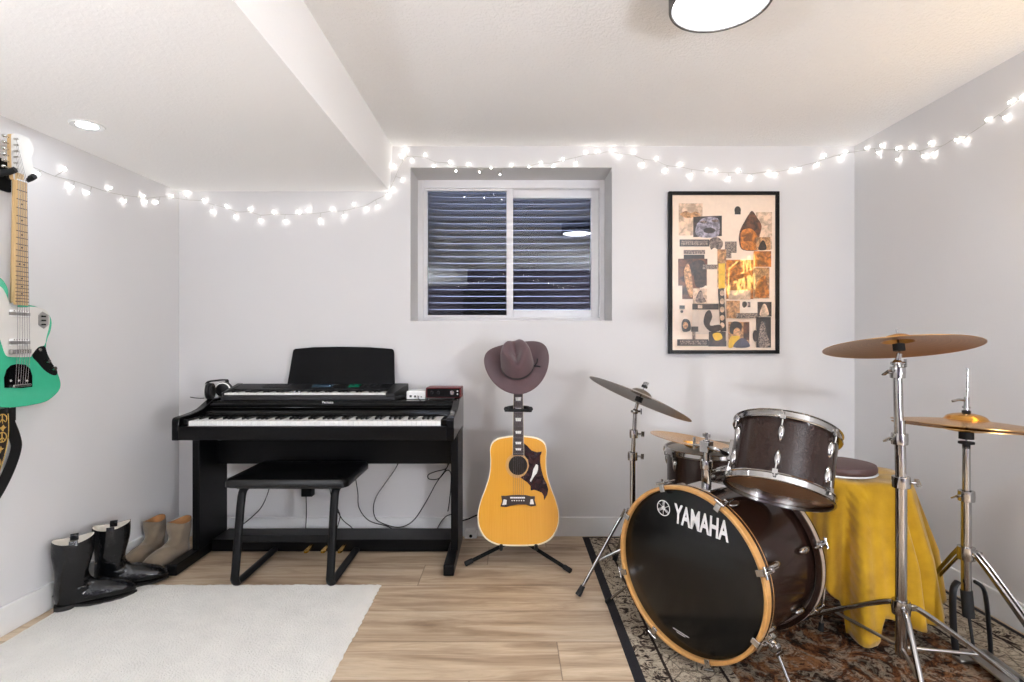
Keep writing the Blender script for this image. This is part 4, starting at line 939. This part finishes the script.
# ------------------------------------------------------------------ drums
RUG = .0085
def hoop_prof(R, w=.026):
    return [(R - .016, 0), (R - .001, 0), (R + .001, .003), (R - .003, .006), (R - .004, w - .004), (R + .001, w - .002), (R - .001, w), (R - .007, w), (R - .008, .006), (R - .016, .003)]
def lug_mesh():
    bm = new(); n = 20; rings = []
    for i in range(13):
        u = i / 12; r = .0125 * math.sin(PI * min(1, u * 1.02 + .0)) ** .6 * (1 - .35 * u) + .0004
        rings.append([(r * math.cos(2 * PI * k / n), max(0, r * math.sin(2 * PI * k / n)) * 1.15 + .0, .03 - u * .058) for k in range(n)])
    loft(bm, rings); return bm
def drum(name, label, M, R, h, nl, topm, botm, a0=0, legs=None, group='drums of the kit', cat_='drum', rimw=.026):
    t = thing(name, label, cat_, M=M, group=group)
    bm = new(); lathe(bm, [(R - .012, .012), (R - .012, h - .012), (R - .018, h - .012), (R - .018, .012)], 64, closed=True); sh = obj('shell', bm, M_wrap, t)
    bm = new(); lathe(bm, hoop_prof(R, rimw), 64, closed=True)
    top = obj('hoop', bm, M_chrome, t); top.matrix_local = Matrix.Translation((0, 0, h - rimw + .002)); bt = dup(top, t); bt.matrix_local = Matrix.Translation((0, 0, rimw - .002)) @ Matrix.Rotation(PI, 4, 'X')
    bm = new(); lathe(bm, [(0, h - .009), (R - .02, h - .009), (R - .009, h - .0105), (R - .009, h - .014)], 48); obj('batter_head', bm, topm, t)
    bm = new(); lathe(bm, [(0, .009), (R - .02, .009), (R - .009, .0105), (R - .009, .014)], 48); obj('resonant_head', bm, botm, t)
    lg = rd = None
    for k in range(nl):
        a = a0 + 2 * PI * k / nl
        for up in (1, 0):
            z = h - .072 if up else .072
            T = Matrix.Rotation(a - PI / 2, 4, 'Z') @ Matrix.Translation((0, R - .0125, z)) @ (I4 if up else Matrix.Rotation(PI, 4, 'Y'))
            if lg is None: lg = obj('lug', lug_mesh(), M_chrome, t); lg.matrix_local = T
            else: dup(lg, t, M=T)
            T2 = Matrix.Rotation(a - PI / 2, 4, 'Z') @ Matrix.Translation((0, R + .002, (h - .022) if up else .022)) @ (I4 if up else Matrix.Rotation(PI, 4, 'Y'))
            if rd is None:
                bm = new(); rod(bm, (0, 0, .004), (0, -.002, -.03), .0032); cbox(bm, (0, -.001, -.002), (.016, .012, .014)); rod(bm, (0, 0, .004), (0, 0, .014), .0045, seg=6)
                rd = obj('tension_rod', bm, M_chrome, t); rd.matrix_local = T2
            else: dup(rd, t, M=T2)
    if legs:
        for a in legs:
            c, s = math.cos(a), math.sin(a); f = -M.translation.z + RUG
            bm = new(); tube(bm, cat([(c * (R + .012), s * (R + .012), h * .62), (c * (R + .012), s * (R + .012), .05), (c * (R + .03), s * (R + .03), f + .1), (c * (R + .05), s * (R + .05), f + .012)], 4), .0052, 8); l_ = obj('leg', bm, M_chrome, t)
            bm = new(); rod(bm, (c * (R + .045), s * (R + .045), f + .03), (c * (R + .05), s * (R + .05), f + .001), .009, .011); obj('rubber_foot', bm, M_rubber, l_)
            bm = new(); cbox(bm, (R + .002, 0, h * .45), (.03, .036, .06), Matrix.Rotation(a, 4, 'Z')); obj('leg_bracket', bm, M_chrome, t, bevel=.004)
    return t
n = Vector((.322, .370, .871)).normalized()
TM = zframe((.857, 1.739, .624), n)
tom = drum('rack_tom', 'dark brown rack tom with chrome rims tilted over the bass drum', TM, .166, .225, 6, M_headwhite, M_headclear, a0=math.radians(-140) )
bm = new(); 
pl_ = TM.inverted() @ Vector((.78, 1.885, .715)); pl_.z = .12; rr_ = math.hypot(pl_.x, pl_.y); ca = math.atan2(pl_.y, pl_.x)
cbox(bm, (.158, 0, .12), (.02, .06, .075), Matrix.Rotation(ca, 4, 'Z')); lathe(bm, [(0, .03), (.014, .03), (.016, 0), (0, 0)], 16, Matrix.Rotation(ca, 4, 'Z') @ zframe((.166, 0, .12), (1, 0, 0)))
obj('mount_bracket', bm, M_chrome, tom, bevel=.003)
drum('floor_tom', 'dark brown floor tom behind the bass drum with a cymbal on top', Matrix.Translation((.935, 2.56, .19)), .2, .42, 8, M_headwhite, M_headclear, a0=math.radians(200), legs=[math.radians(a) for a in (170, 300, 50)])
drum('floor_tom', 'dark floor tom mostly hidden beneath the yellow cloth', Matrix.Translation((1.38, 2.2, .17)), .19, .40, 6, M_headwhite, M_headclear, a0=.3, legs=[math.radians(a) for a in (215, 335, 90)])

# bass drum
bn = Vector((-.7986, -.6018, 0)); BM = zframe((.593, 1.847, .325), bn)
BR = .29; BD = .397
t = thing('bass_drum', 'large bass drum with maple hoop and black lettered front head', 'drum', M=BM, group='drums of the kit')
bm = new(); lathe(bm, [(BR - .024, -.02), (BR - .024, -BD + .02), (BR - .03, -BD + .02), (BR - .03, -.02)], 96, closed=True); obj('shell', bm, M_wrap, t)
bm = new(); lathe(bm, [(BR - .013, -.043), (BR - .003, -.043), (BR, -.040), (BR, -.003), (BR - .003, 0), (BR - .010, 0), (BR - .013, -.003)], 96, closed=True); hp = obj('front_hoop', bm, M_hoopwood, t, label='natural maple front hoop')
bm = new(); lathe(bm, [(BR + .0006, -.036), (BR + .0006, -.024), (BR - .001, -.024), (BR - .001, -.036)], 96, closed=True); obj('hoop_inlay', bm, M_wrap, hp)
bm = new(); lathe(bm, [(0, -.014), (BR - .02, -.014), (BR - .0135, -.018), (BR - .0135, -.03)], 96); fh = obj('front_head', bm, M_headblk, t)
bm = new(); lathe(bm, [(BR - .016, -BD), (BR - .002, -BD), (BR, -BD + .003), (BR, -BD + .04), (BR - .016, -BD + .043)], 96, closed=True); hb = obj('rear_hoop', bm, M_wrap, t)
bm = new(); lathe(bm, [(BR + .0006, -BD + .012), (BR + .0006, -BD + .032), (BR - .001, -BD + .032), (BR - .001, -BD + .012)], 96, closed=True); obj('hoop_inlay', bm, mat('silver sparkle strip', (168, 152, 136), .35, var=.15, nscale=200), hb)
bm = new(); lathe(bm, [(0, -BD + .014), (BR - .017, -BD + .014)], 64); obj('rear_head', bm, M_headwhite, t)
q = on_plane(718, 507, BM); A0 = math.atan2(q.y, q.x)
def claw_mesh():
    bm = new()
    cbox(bm, (0, .004, -.02), (.022, .006, .05)); cbox(bm, (0, -.007, .003), (.02, .026, .006)); rod(bm, (0, .010, -.035), (0, .010, -.075), .0036); cbox(bm, (0, .009, -.036), (.014, .014, .012))
    rod(bm, (0, .010, .0), (0, .010, -.036), .0045); rod(bm, (-.019, .012, .004), (.019, .012, .004), .0042); return bm
def blug_mesh():
    bm = new(); ell(bm, (0, .006, 0), (.012, .012, .032), seg=14); cbox(bm, (0, .0, 0), (.016, .006, .05)); return bm
cl = lu = None
for k in range(8):
    a = A0 + PI / 4 * k
    for fr in (1, 0):
        base = Matrix.Rotation(a - PI / 2, 4, 'Z') @ Matrix.Translation((0, BR, 0 if fr else -BD)) @ (I4 if fr else Matrix.Rotation(PI, 4, 'Y'))
        if cl is None: cl = obj('claw', claw_mesh(), M_chrome, t, bevel=.0012); cl.matrix_local = base
        else: dup(cl, t, M=base)
        lb = Matrix.Rotation(a - PI / 2, 4, 'Z') @ Matrix.Translation((0, BR - .022, -.1 if fr else -BD + .1))
        if lu is None: lu = obj('lug', blug_mesh(), M_chrome, t); lu.matrix_local = lb
        else: dup(lu, t, M=lb)
# spurs
for name, ang, z, foot in (('spur', math.radians(205), -.13, on_floor(607, 602, .012)), ('spur', math.radians(-36), -.12, Vector((.872, 1.655, .02)))):
    c, s = math.cos(ang), math.sin(ang); p = Vector(((BR - .02) * c, (BR - .02) * s, z)); p2 = Vector(((BR + .02) * c, (BR + .02) * s, z))
    f = BM.inverted() @ foot
    bm = new(); cbox(bm, (0, 0, 0), (.05, .03, .05), Matrix.Translation(p) @ Matrix.Rotation(ang, 4, 'Z')); rod(bm, p, p2, .016); lathe(bm, [(0, .012), (.016, .012), (.016, -.012), (0, -.012)], 16, zframe(p2, (c, s, 0)) @ Matrix.Rotation(PI / 2, 4, 'X')); sb = obj('spur_bracket', bm, M_chrome, t, bevel=.003)
    bm = new(); rod(bm, p2 + (p2 - f).normalized() * .04, f, .0055); sp = obj('spur', bm, M_chrome, t)
    d = (f - p2).normalized(); bm = new(); rod(bm, f - d * .03, f, .009, .011); obj('rubber_foot', bm, M_rubber, sp)
    bm = new(); w = Vector((c, s, 0)); cbox(bm, p2 + w * .02, (.004, .012, .045), I4); obj('wing_bolt', bm, M_chrome, sb, bevel=.0015)
# tom holder on top of the shell
bm = new(); HZ = -.13
prism(bm, [(-.05, -.055), (.05, -.055), (.05, .055), (-.05, .055)], 0, .012, frame((0, BR - .026, HZ), (1, 0, 0), (0, 0, 1), (0, -1, 0)) @ Matrix.Translation((0, 0, -.014)))
th = obj('tom_mount_plate', bm, M_chrome, t, bevel=.005)
bm = new(); rod(bm, (0, BR - .02, HZ), (0, BR + .06, HZ), .017); rod(bm, (0, BR + .04, HZ), (0, BR + .15, HZ), .012); lathe(bm, [(0, -.016), (.02, -.016), (.022, 0), (.02, .016), (0, .016)], 20, zframe((0, BR + .06, HZ), (0, 1, 0)))
cbox(bm, (0, BR + .125, HZ), (.035, .04, .035)); obj('tom_post', bm, M_chrome, th, bevel=.002)
ea = BM.inverted() @ Vector((.782, 1.882, .708))
bm = new(); tube(bm, cat([(0, BR + .125, HZ), (.05, BR + .125, HZ + .02), ea], 4), .0085); obj('tom_arm', bm, M_chrome, th)
bm = new(); rod(bm, (-.02, BR + .125, HZ), (-.05, BR + .125, HZ), .006); cbox(bm, (-.05, BR + .13, HZ), (.004, .045, .014), I4); cbox(bm, (.0, BR + .165, HZ), (.03, .012, .004)); rod(bm, (0, BR + .15, HZ), (0, BR + .175, HZ), .005); obj('wing_nut', bm, M_chrome, th, bevel=.001)
# lettering and round emblem on the front head
LZ = -.0137
LP = BM @ Matrix.Translation((0, 0, LZ))
ec = on_plane(663.5, 508, LP); l0 = on_plane(673.5, 522, LP); l1 = on_plane(728.5, 543, LP); lt = on_plane(675, 503, LP)
print('lettering', ec, l0, l1, lt)
ang = math.atan2(l1.y - l0.y, l1.x - l0.x); W = math.hypot(l1.x - l0.x, l1.y - l0.y)
TMx = Matrix.Translation((l0.x, l0.y, LZ)) @ Matrix.Rotation(ang, 4, 'Z')
bmt = text_bm('YAMAHA', .06, I4, bold=.0016); xs = [v.co.x for v in bmt.verts]; ys = [v.co.y for v in bmt.verts]
hgt = (lt - l0).length
bmesh.ops.translate(bmt, vec=(-min(xs), -min(ys), 0), verts=bmt.verts)
bmesh.ops.transform(bmt, matrix=TMx @ Matrix.Diagonal((W / (max(xs) - min(xs)), hgt / (max(ys) - min(ys)), 1, 1)), verts=bmt.verts)
obj('lettering', bmt, M_logo, fh)
bm = new(); er = .028
lathe(bm, [(er - .0032, 0), (er - .0032, .0004), (er, .0004), (er, 0)], 40, Matrix.Translation((ec.x, ec.y, LZ)), True)
for k in range(3):
    T = Matrix.Translation((ec.x, ec.y, LZ)) @ Matrix.Rotation(ang + PI / 2 + 2 * PI * k / 3, 4, 'Z')
    for s in (-.0032, 0, .0032): cbox(bm, (er * .52, s, .0002), (er * .85, .0014, .0004), T)
    cbox(bm, (er * .2, 0, .0002), (.004, .008, .0004), T); cbox(bm, (-er * .45, 0, .0002), (er * .8, .0018, .0004), T)
lathe(bm, [(0, .0004), (.0035, .0004), (.0035, 0), (0, 0)], 16, Matrix.Translation((ec.x, ec.y, LZ)))
obj('emblem', bm, M_logo, fh)
a = on_plane(673, 628, LP); b = on_plane(689, 638, LP); bm = new()
dr = Vector((b.x - a.x, b.y - a.y, 0)); an = math.atan2(dr.y, dr.x)
for i, w in ((0, 1), (1, .55)):
    box(bm, (dr.length * (.5 - w / 2), -i * .006, 0), (dr.length * (.5 + w / 2), -i * .006 + .0022, .0003), Matrix.Translation((a.x, a.y, LZ)) @ Matrix.Rotation(an, 4, 'Z'))
obj('small_print', bm, M_logo, fh)

# yellow cloth over the right floor tom, cushion on top
bm = new(); cc = Vector((1.38, 2.2, 0)); seg = 160; TOPZ = .581
def hem(d):          # d: degrees, -122 faces the camera, growing to the right
    K = [(-260, .30), (-212, .38), (-165, .36), (-128, .14), (-125, .03), (-103, .028), (-99, .12), (-80, .10), (-60, .09), (-32, .10), (20, .15), (60, .25), (100, .30)]
    for (a, u), (b, v) in zip(K, K[1:]):
        if a <= d <= b: return u + (v - u) * (d - a) / (b - a)
    return .3
def flare(d):
    K = [(-260, .02), (-212, .015), (-150, .02), (-122, .03), (-80, .05), (-45, .06), (-20, .05), (20, .04), (100, .02)]
    for (a, u), (b, v) in zip(K, K[1:]):
        if a <= d <= b: return u + (v - u) * (d - a) / (b - a)
    return .02
uvl = bm.loops.layers.uv.new('UVMap'); grid = []; uvs = {}
tr = [0, .5, .8, .97, 1.0]; nd = 26
for i in range(seg + 1):
    d = -260 + 360 * i / seg; a = math.radians(d); col = []; h = hem(d); fl = flare(d)
    for j, s in enumerate(tr):
        z = TOPZ + .003 * math.sin(7 * a) * s if s < 1 else TOPZ - .008
        col.append((.2 * s, z))
    for j in range(1, nd + 1):
        q = j / nd; z = TOPZ - .008 - (TOPZ - .008 - h) * q; drop = (TOPZ - z) / .55
        fold = (.06 * abs(math.sin(6 * a + .5)) ** 1.6 - .012 + .016 * math.sin(19 * a + 2)) * min(1, drop * 2.0)
        col.append((.205 + fl * drop ** 1.2 + max(-.004, fold + .016 * drop), z))
    vs = []
    for j, (r, z) in enumerate(col):
        v = bm.verts.new(cc + Vector((r * math.cos(a), r * math.sin(a), z))); vs.append(v); uvs[v] = (i / seg, z)
    grid.append(vs)
for A, B in zip(grid, grid[1:]):
    for j in range(len(A) - 1):
        f = bm.faces.new((A[j], A[j + 1], B[j + 1], B[j]))
        for lp in f.loops: lp[uvl].uv = uvs[lp.vert]
bmesh.ops.remove_doubles(bm, verts=bm.verts, dist=.0002)
cl_ = obj('throw_cloth', bm, M_cloth, world=True, loc=(1.38, 2.2, TOPZ), solid=.004, ang=1.5)
tag(cl_, 'mustard yellow quilted cloth draped over a floor tom', 'cloth')
t = thing('seat_cushion', 'round plum brown padded cushion lying on the yellow cloth', 'cushion', (1.33, 2.2, TOPZ + .004))
bm = new(); z = TOPZ + .006
lathe(bm, [(0, z + .004), (.126, z + .004), (.133, z + .012), (.134, z + .024), (.130, z + .034), (.11, z + .038), (0, z + .04)], 56, Matrix.Translation((1.335, 2.2, 0))); obj('padding', bm, M_brown, t, world=True)
bm = new(); lathe(bm, [(0, z), (.133, z), (.136, z + .003), (.133, z + .007), (.0, z + .007)], 56, Matrix.Translation((1.335, 2.2, 0))); obj('piping', bm, M_white, t, world=True, label='white edge piping')

# ------------------------------------------------------------------ cymbals and stands
def cymbal(name, label, c, n, R, m, bell=.2, bow=.022, inv=False, hb=.024, group='cymbals of the kit'):
    M = zframe(c, n); M = M if not inv else M @ Matrix.Rotation(PI, 4, 'X')
    b = bell * R
    def zz(r): return bow * (1 - (r / R) ** 2) 
    pr = [(.006, hb + bow)] + [(b * math.sin(x), bow * .96 + hb * math.cos(x) ** .8) for x in (.35, .7, 1.0, 1.25, 1.45)] + [(b * 1.08, zz(b * 1.08))] + [(R * u, zz(R * u)) for u in (.35, .5, .65, .8, .92, 1.0)]
    low = [(r, z_ - .0016) for r, z_ in pr[::-1]]
    bm = new(); lathe(bm, pr + low, 96, closed=True)
    o = obj(name, bm, m); o.matrix_world = M
    tag(o, label, 'cymbal', group); return o
def tripod(t, base, zj, zc, feet, r=.008, brace=True, m=None, flatleg=False):
    m = m or M_chrome
    for f in feet:
        f = Vector(f); f.z = max(f.z, .012) ; j = Vector((base[0], base[1], zj)); d = Vector((f.x - j.x, f.y - j.y, 0)).normalized(); j = j + d * .024
        mid = j + d * .03 + Vector((0, 0, -.0)); e_ = f
        bm = new()
        if flatleg:
            s = d.cross(Vector((0, 0, 1))) * .011
            for q in (s, -s): tube(bm, cat([j + q, j + q + d * .04 - Vector((0, 0, .03)), e_ + q * .6], 4), .007, 8, flat=(.45, 1.2))
        else: tube(bm, cat([j, mid - Vector((0, 0, .006)), (mid * .6 + e_ * .4), e_], 5), r, 10)
        lg = obj('leg', bm, m, t, world=True)
        dd = (e_ - mid).normalized(); bm = new(); rod(bm, e_ - dd * .04, e_ + dd * .004, .011, .0135); obj('rubber_foot', bm, M_rubber, lg, world=True)
        if brace:
            k = j * .42 + e_ * .58; bm = new(); rod(bm, Vector((base[0], base[1], zc)) + d * .018, k, .0055); obj('brace', bm, M_steel, lg, world=True)
    bm = new(); lathe(bm, [(.014, -.022), (.026, -.022), (.028, 0), (.026, .022), (.014, .022)], 20, Matrix.Translation((base[0], base[1], zj)), True); cbox(bm, (base[0] + .03, base[1] - .01, zj), (.03, .008, .014)); obj('collar', bm, m, t, world=True)
def clampc(t, x, y, z, r, d=(-1, -.2, 0)):
    d = Vector(d).normalized(); bm = new(); c = Vector((x, y, z))
    lathe(bm, [(r, -.018), (r + .009, -.018), (r + .010, 0), (r + .009, .018), (r, .018)], 20, Matrix.Translation(c), True); rod(bm, c + d * r, c + d * (r + .026), .0045); cbox(bm, (0, 0, 0), (.03, .005, .014), zframe(c + d * (r + .03), d) @ Matrix.Rotation(.6, 4, 'Z')); obj('height_clamp', bm, M_chrome, t, world=True, bevel=.001)
def tilter(t, top, c, n, nut=True):
    n = Vector(n).normalized(); c = Vector(c)
    bm = new(); rod(bm, top, c - n * .03, .008); ell(bm, top, (.014, .014, .014)); rod(bm, Vector(top) - Vector((.02, 0, 0)), Vector(top) + Vector((.022, 0, 0)), .005); cbox(bm, Vector(top) + Vector((.026, 0, 0)), (.004, .01, .026)); tl = obj('tilter', bm, M_chrome, t, world=True)
    bm = new(); rod(bm, c - n * .03, c + n * (.075 if nut else .048), .003); obj('cymbal_rod', bm, M_chrome, tl, world=True)
    bm = new(); rod(bm, c - n * .022, c - n * .0, .017); obj('felt_washer', bm, M_rubber, tl, world=True)
    if not nut: return
    bm = new(); rod(bm, c + n * .047, c + n * .057, .014); felt = obj('felt_washer', bm, M_rubber, tl, world=True)
    bm = new(); T = zframe(c + n * .062, n); cbox(bm, (0, 0, .004), (.04, .007, .014), T); lathe(bm, [(0, .012), (.006, .012), (.008, -.004), (0, -.004)], 12, T); obj('wing_nut', bm, M_chrome, tl, world=True)
GS = 'stands of the drum kit'
# left crash
x, y = .545, 2.42; cC = at(640.5, 396, 2.42); nC = Vector((.418, .095, .905)).normalized()
t = thing('cymbal_stand', 'chrome cymbal stand left of the bass drum with its foot on the floorboards', 'stand', (x, y, 0), group=GS)
f1 = on_floor(578.5, 597); tripod(t, (x, y), .34, .2, [f1, (x + .26, y - .12, RUG + .012), (x - .02, y + .3, RUG + .012)], .0075)
bm = new(); rod(bm, (x, y, .12), (x, y, .60), .0125); obj('lower_tube', bm, M_chrome, t, world=True)
top = Vector((x + .012, y, .80)); bm = new(); rod(bm, (x, y, .58), top, .0095); obj('upper_tube', bm, M_chrome, t, world=True); clampc(t, x, y, .60, .0125, (1, -.3, 0)); clampc(t, x + .005, y, .70, .0095, (1, -.3, 0))
tilter(t, top, cC - nC * .006, nC)
cymbal('crash_cymbal', 'steeply tilted cymbal on the left stand, seen almost edge on', cC - nC * .014, nC, .240, M_cymC)
# ride
x, y = 1.264, 1.75; cR = at(898.5, 344, 1.75); nR = Vector((.03, .19, .985)).normalized()
t = thing('cymbal_stand', 'tall chrome cymbal stand in front of the yellow cloth', 'stand', (x, y, 0), group=GS)
tripod(t, (x, y), EYE - (607 - 340) * y / F, .125, [(1.15, 2.14, RUG + .012), (1.63, 1.70, RUG + .012), (1.17, 1.50, RUG + .012)], .009)
bm = new(); rod(bm, (x, y, .10), (x, y, .66), .0165); obj('lower_tube', bm, M_chrome, t, world=True)
bm = new(); rod(bm, (x, y, .64), (x - .004, y, .86), .0155); obj('middle_tube', bm, M_chrome, t, world=True)
top = Vector((x - .012, y, 1.045)); bm = new(); rod(bm, (x - .004, y, .72), top, .0135); obj('upper_tube', bm, M_chrome, t, world=True)
clampc(t, x, y, .66, .0165, (1, -.3, 0)); clampc(t, x - .005, y, .80, .0145); clampc(t, x - .011, y, 1.015, .0125); tilter(t, top, cR, nR, False)
cymbal('ride_cymbal', 'broad bronze cymbal at eye level, the largest and highest of the kit', cR - nR * .012, nR, .216, M_cymA)
# hi-hat
x, y = 1.602, 1.9; cH = at(966, 424, 1.9); nH = Vector((.06, .045, .997)).normalized()
t = thing('hi_hat_stand', 'chrome hi-hat stand with pedal at the right wall', 'stand', (x, y, 0), group=GS)
tripod(t, (x, y), EYE - (553 - 340) * y / F, .2, [(1.69, 2.27, RUG + .012), (1.915, 1.96, RUG + .012), (1.72, 1.60, RUG + .012)], flatleg=True, brace=False)
bm = new(); rod(bm, (x, y, .22), (x, y, .57), .0155); obj('lower_tube', bm, M_chrome, t, world=True)
bm = new(); rod(bm, (x, y, .55), (x, y, .745), .012); obj('upper_tube', bm, M_chrome, t, world=True)
clampc(t, x, y, .572, .0155, (-1, -.2, 0))
bm = new(); rod(bm, (x, y, .74), (x + .005, y, 1.02), .0036); obj('pull_rod', bm, M_chrome, t, world=True)
bm = new(); rod(bm, (x, y, .738), (x, y, .762), .012); rod(bm, (x, y, .755), (x, y, .762), .024); rod(bm, (x, y, .772), (x, y, .80), .022); obj('seat_cup', bm, M_rubber, t, world=True)
bm = new(); rod(bm, cH + nH * .038, cH + nH * .048, .013); obj('felt_washer', bm, M_rubber, t, world=True)
bm = new(); rod(bm, cH + nH * .047, cH + nH * .095, .008); rod(bm, cH + nH * .055, cH + nH * .062, .012); tube(bm, [cH + nH * .082, cH + nH * .082 + Vector((-.025, 0, .004)), cH + nH * .082 + Vector((-.05, 0, -.002))], .0045, 8); obj('clutch', bm, M_chrome, t, world=True)
cymbal('hi_hat_cymbal', 'golden upper hi-hat cymbal with raised bell near the right wall', cH, nH, .218, M_cymB, bell=.28, bow=.016)
cymbal('hi_hat_cymbal', 'lower hi-hat cymbal, upside down just under the golden one', cH - nH * .012, nH, .216, M_cymB, bell=.28, bow=.008, inv=True, hb=.010)
# pedal
bm = new(); px_, py_ = x, y
for s in (-1, 1): tube(bm, cat([(x + s * .03, y, .27), (x + s * .055, y - .01, .24), (x + s * .062, y - .02, .12), (x + s * .06, y - .03, RUG + .02)], 5), .011, 8, flat=(1.1, .6))
obj('pedal_frame', bm, M_greydark, t, world=True)
bm = new(); prism(bm, [(y - .03, .05), (y - .02, .044), (y - .30, RUG + .012), (y - .31, RUG + .02)], 0, .085, YZ(x - .042)); obj('footboard', bm, M_steel, t, world=True, bevel=.003)
bm = new(); box(bm, (x - .06, y - .05, RUG), (x + .06, y - .01, RUG + .012)); obj('base_plate', bm, M_steel, t, world=True, bevel=.003); bm = new(); box(bm, (x - .045, y - .36, RUG), (x + .045, y - .29, RUG + .012)); obj('heel_plate', bm, M_steel, t, world=True, bevel=.003)
bm = new(); rod(bm, (x, y, .24), (x, y - .01, .15), .018); rod(bm, (x, y - .01, .16), (x, y - .03, .05), .005); obj('chain', bm, M_rubber, t, world=True)
# cymbal lying upside down on the rear floor tom
nF = Vector((.16, .0, .987)).normalized()
cymbal('splash_cymbal', 'golden cymbal lying tilted on top of the rear floor tom', at(692, 440.5, 2.5) , nF, .19, M_cymB, inv=True, bow=.012)

# ------------------------------------------------------------------ world, camera, colour
w = bpy.data.worlds.new('sky'); bpy.context.scene.world = w; w.use_nodes = True
w.node_tree.nodes['Background'].inputs[0].default_value = rgb(172, 180, 202); w.node_tree.nodes['Background'].inputs[1].default_value = 16.0
cam = bpy.data.cameras.new('camera'); co = bpy.data.objects.new('camera', cam); C.objects.link(co)
co.location = (0, 0, EYE); co.rotation_euler = (PI / 2, 0, 0); cam.sensor_width = 36; cam.lens = F / 1024 * 36
cam.shift_x = 1 / 1024; cam.shift_y = -1 / 1024; cam.clip_start = .02
sc = bpy.context.scene; sc.camera = co
sc.view_settings.view_transform = 'Standard'; sc.view_settings.look = 'None'; sc.view_settings.gamma = 1
sc.view_settings.exposure = 0.88; sc.view_settings.use_curve_mapping = False
sc.cycles.use_denoising = True; sc.cycles.max_bounces = 10; sc.cycles.diffuse_bounces = 6; sc.cycles.glossy_bounces = 5
sc.cycles.sample_clamp_indirect = 8; sc.cycles.caustics_reflective = False; sc.cycles.caustics_refractive = False
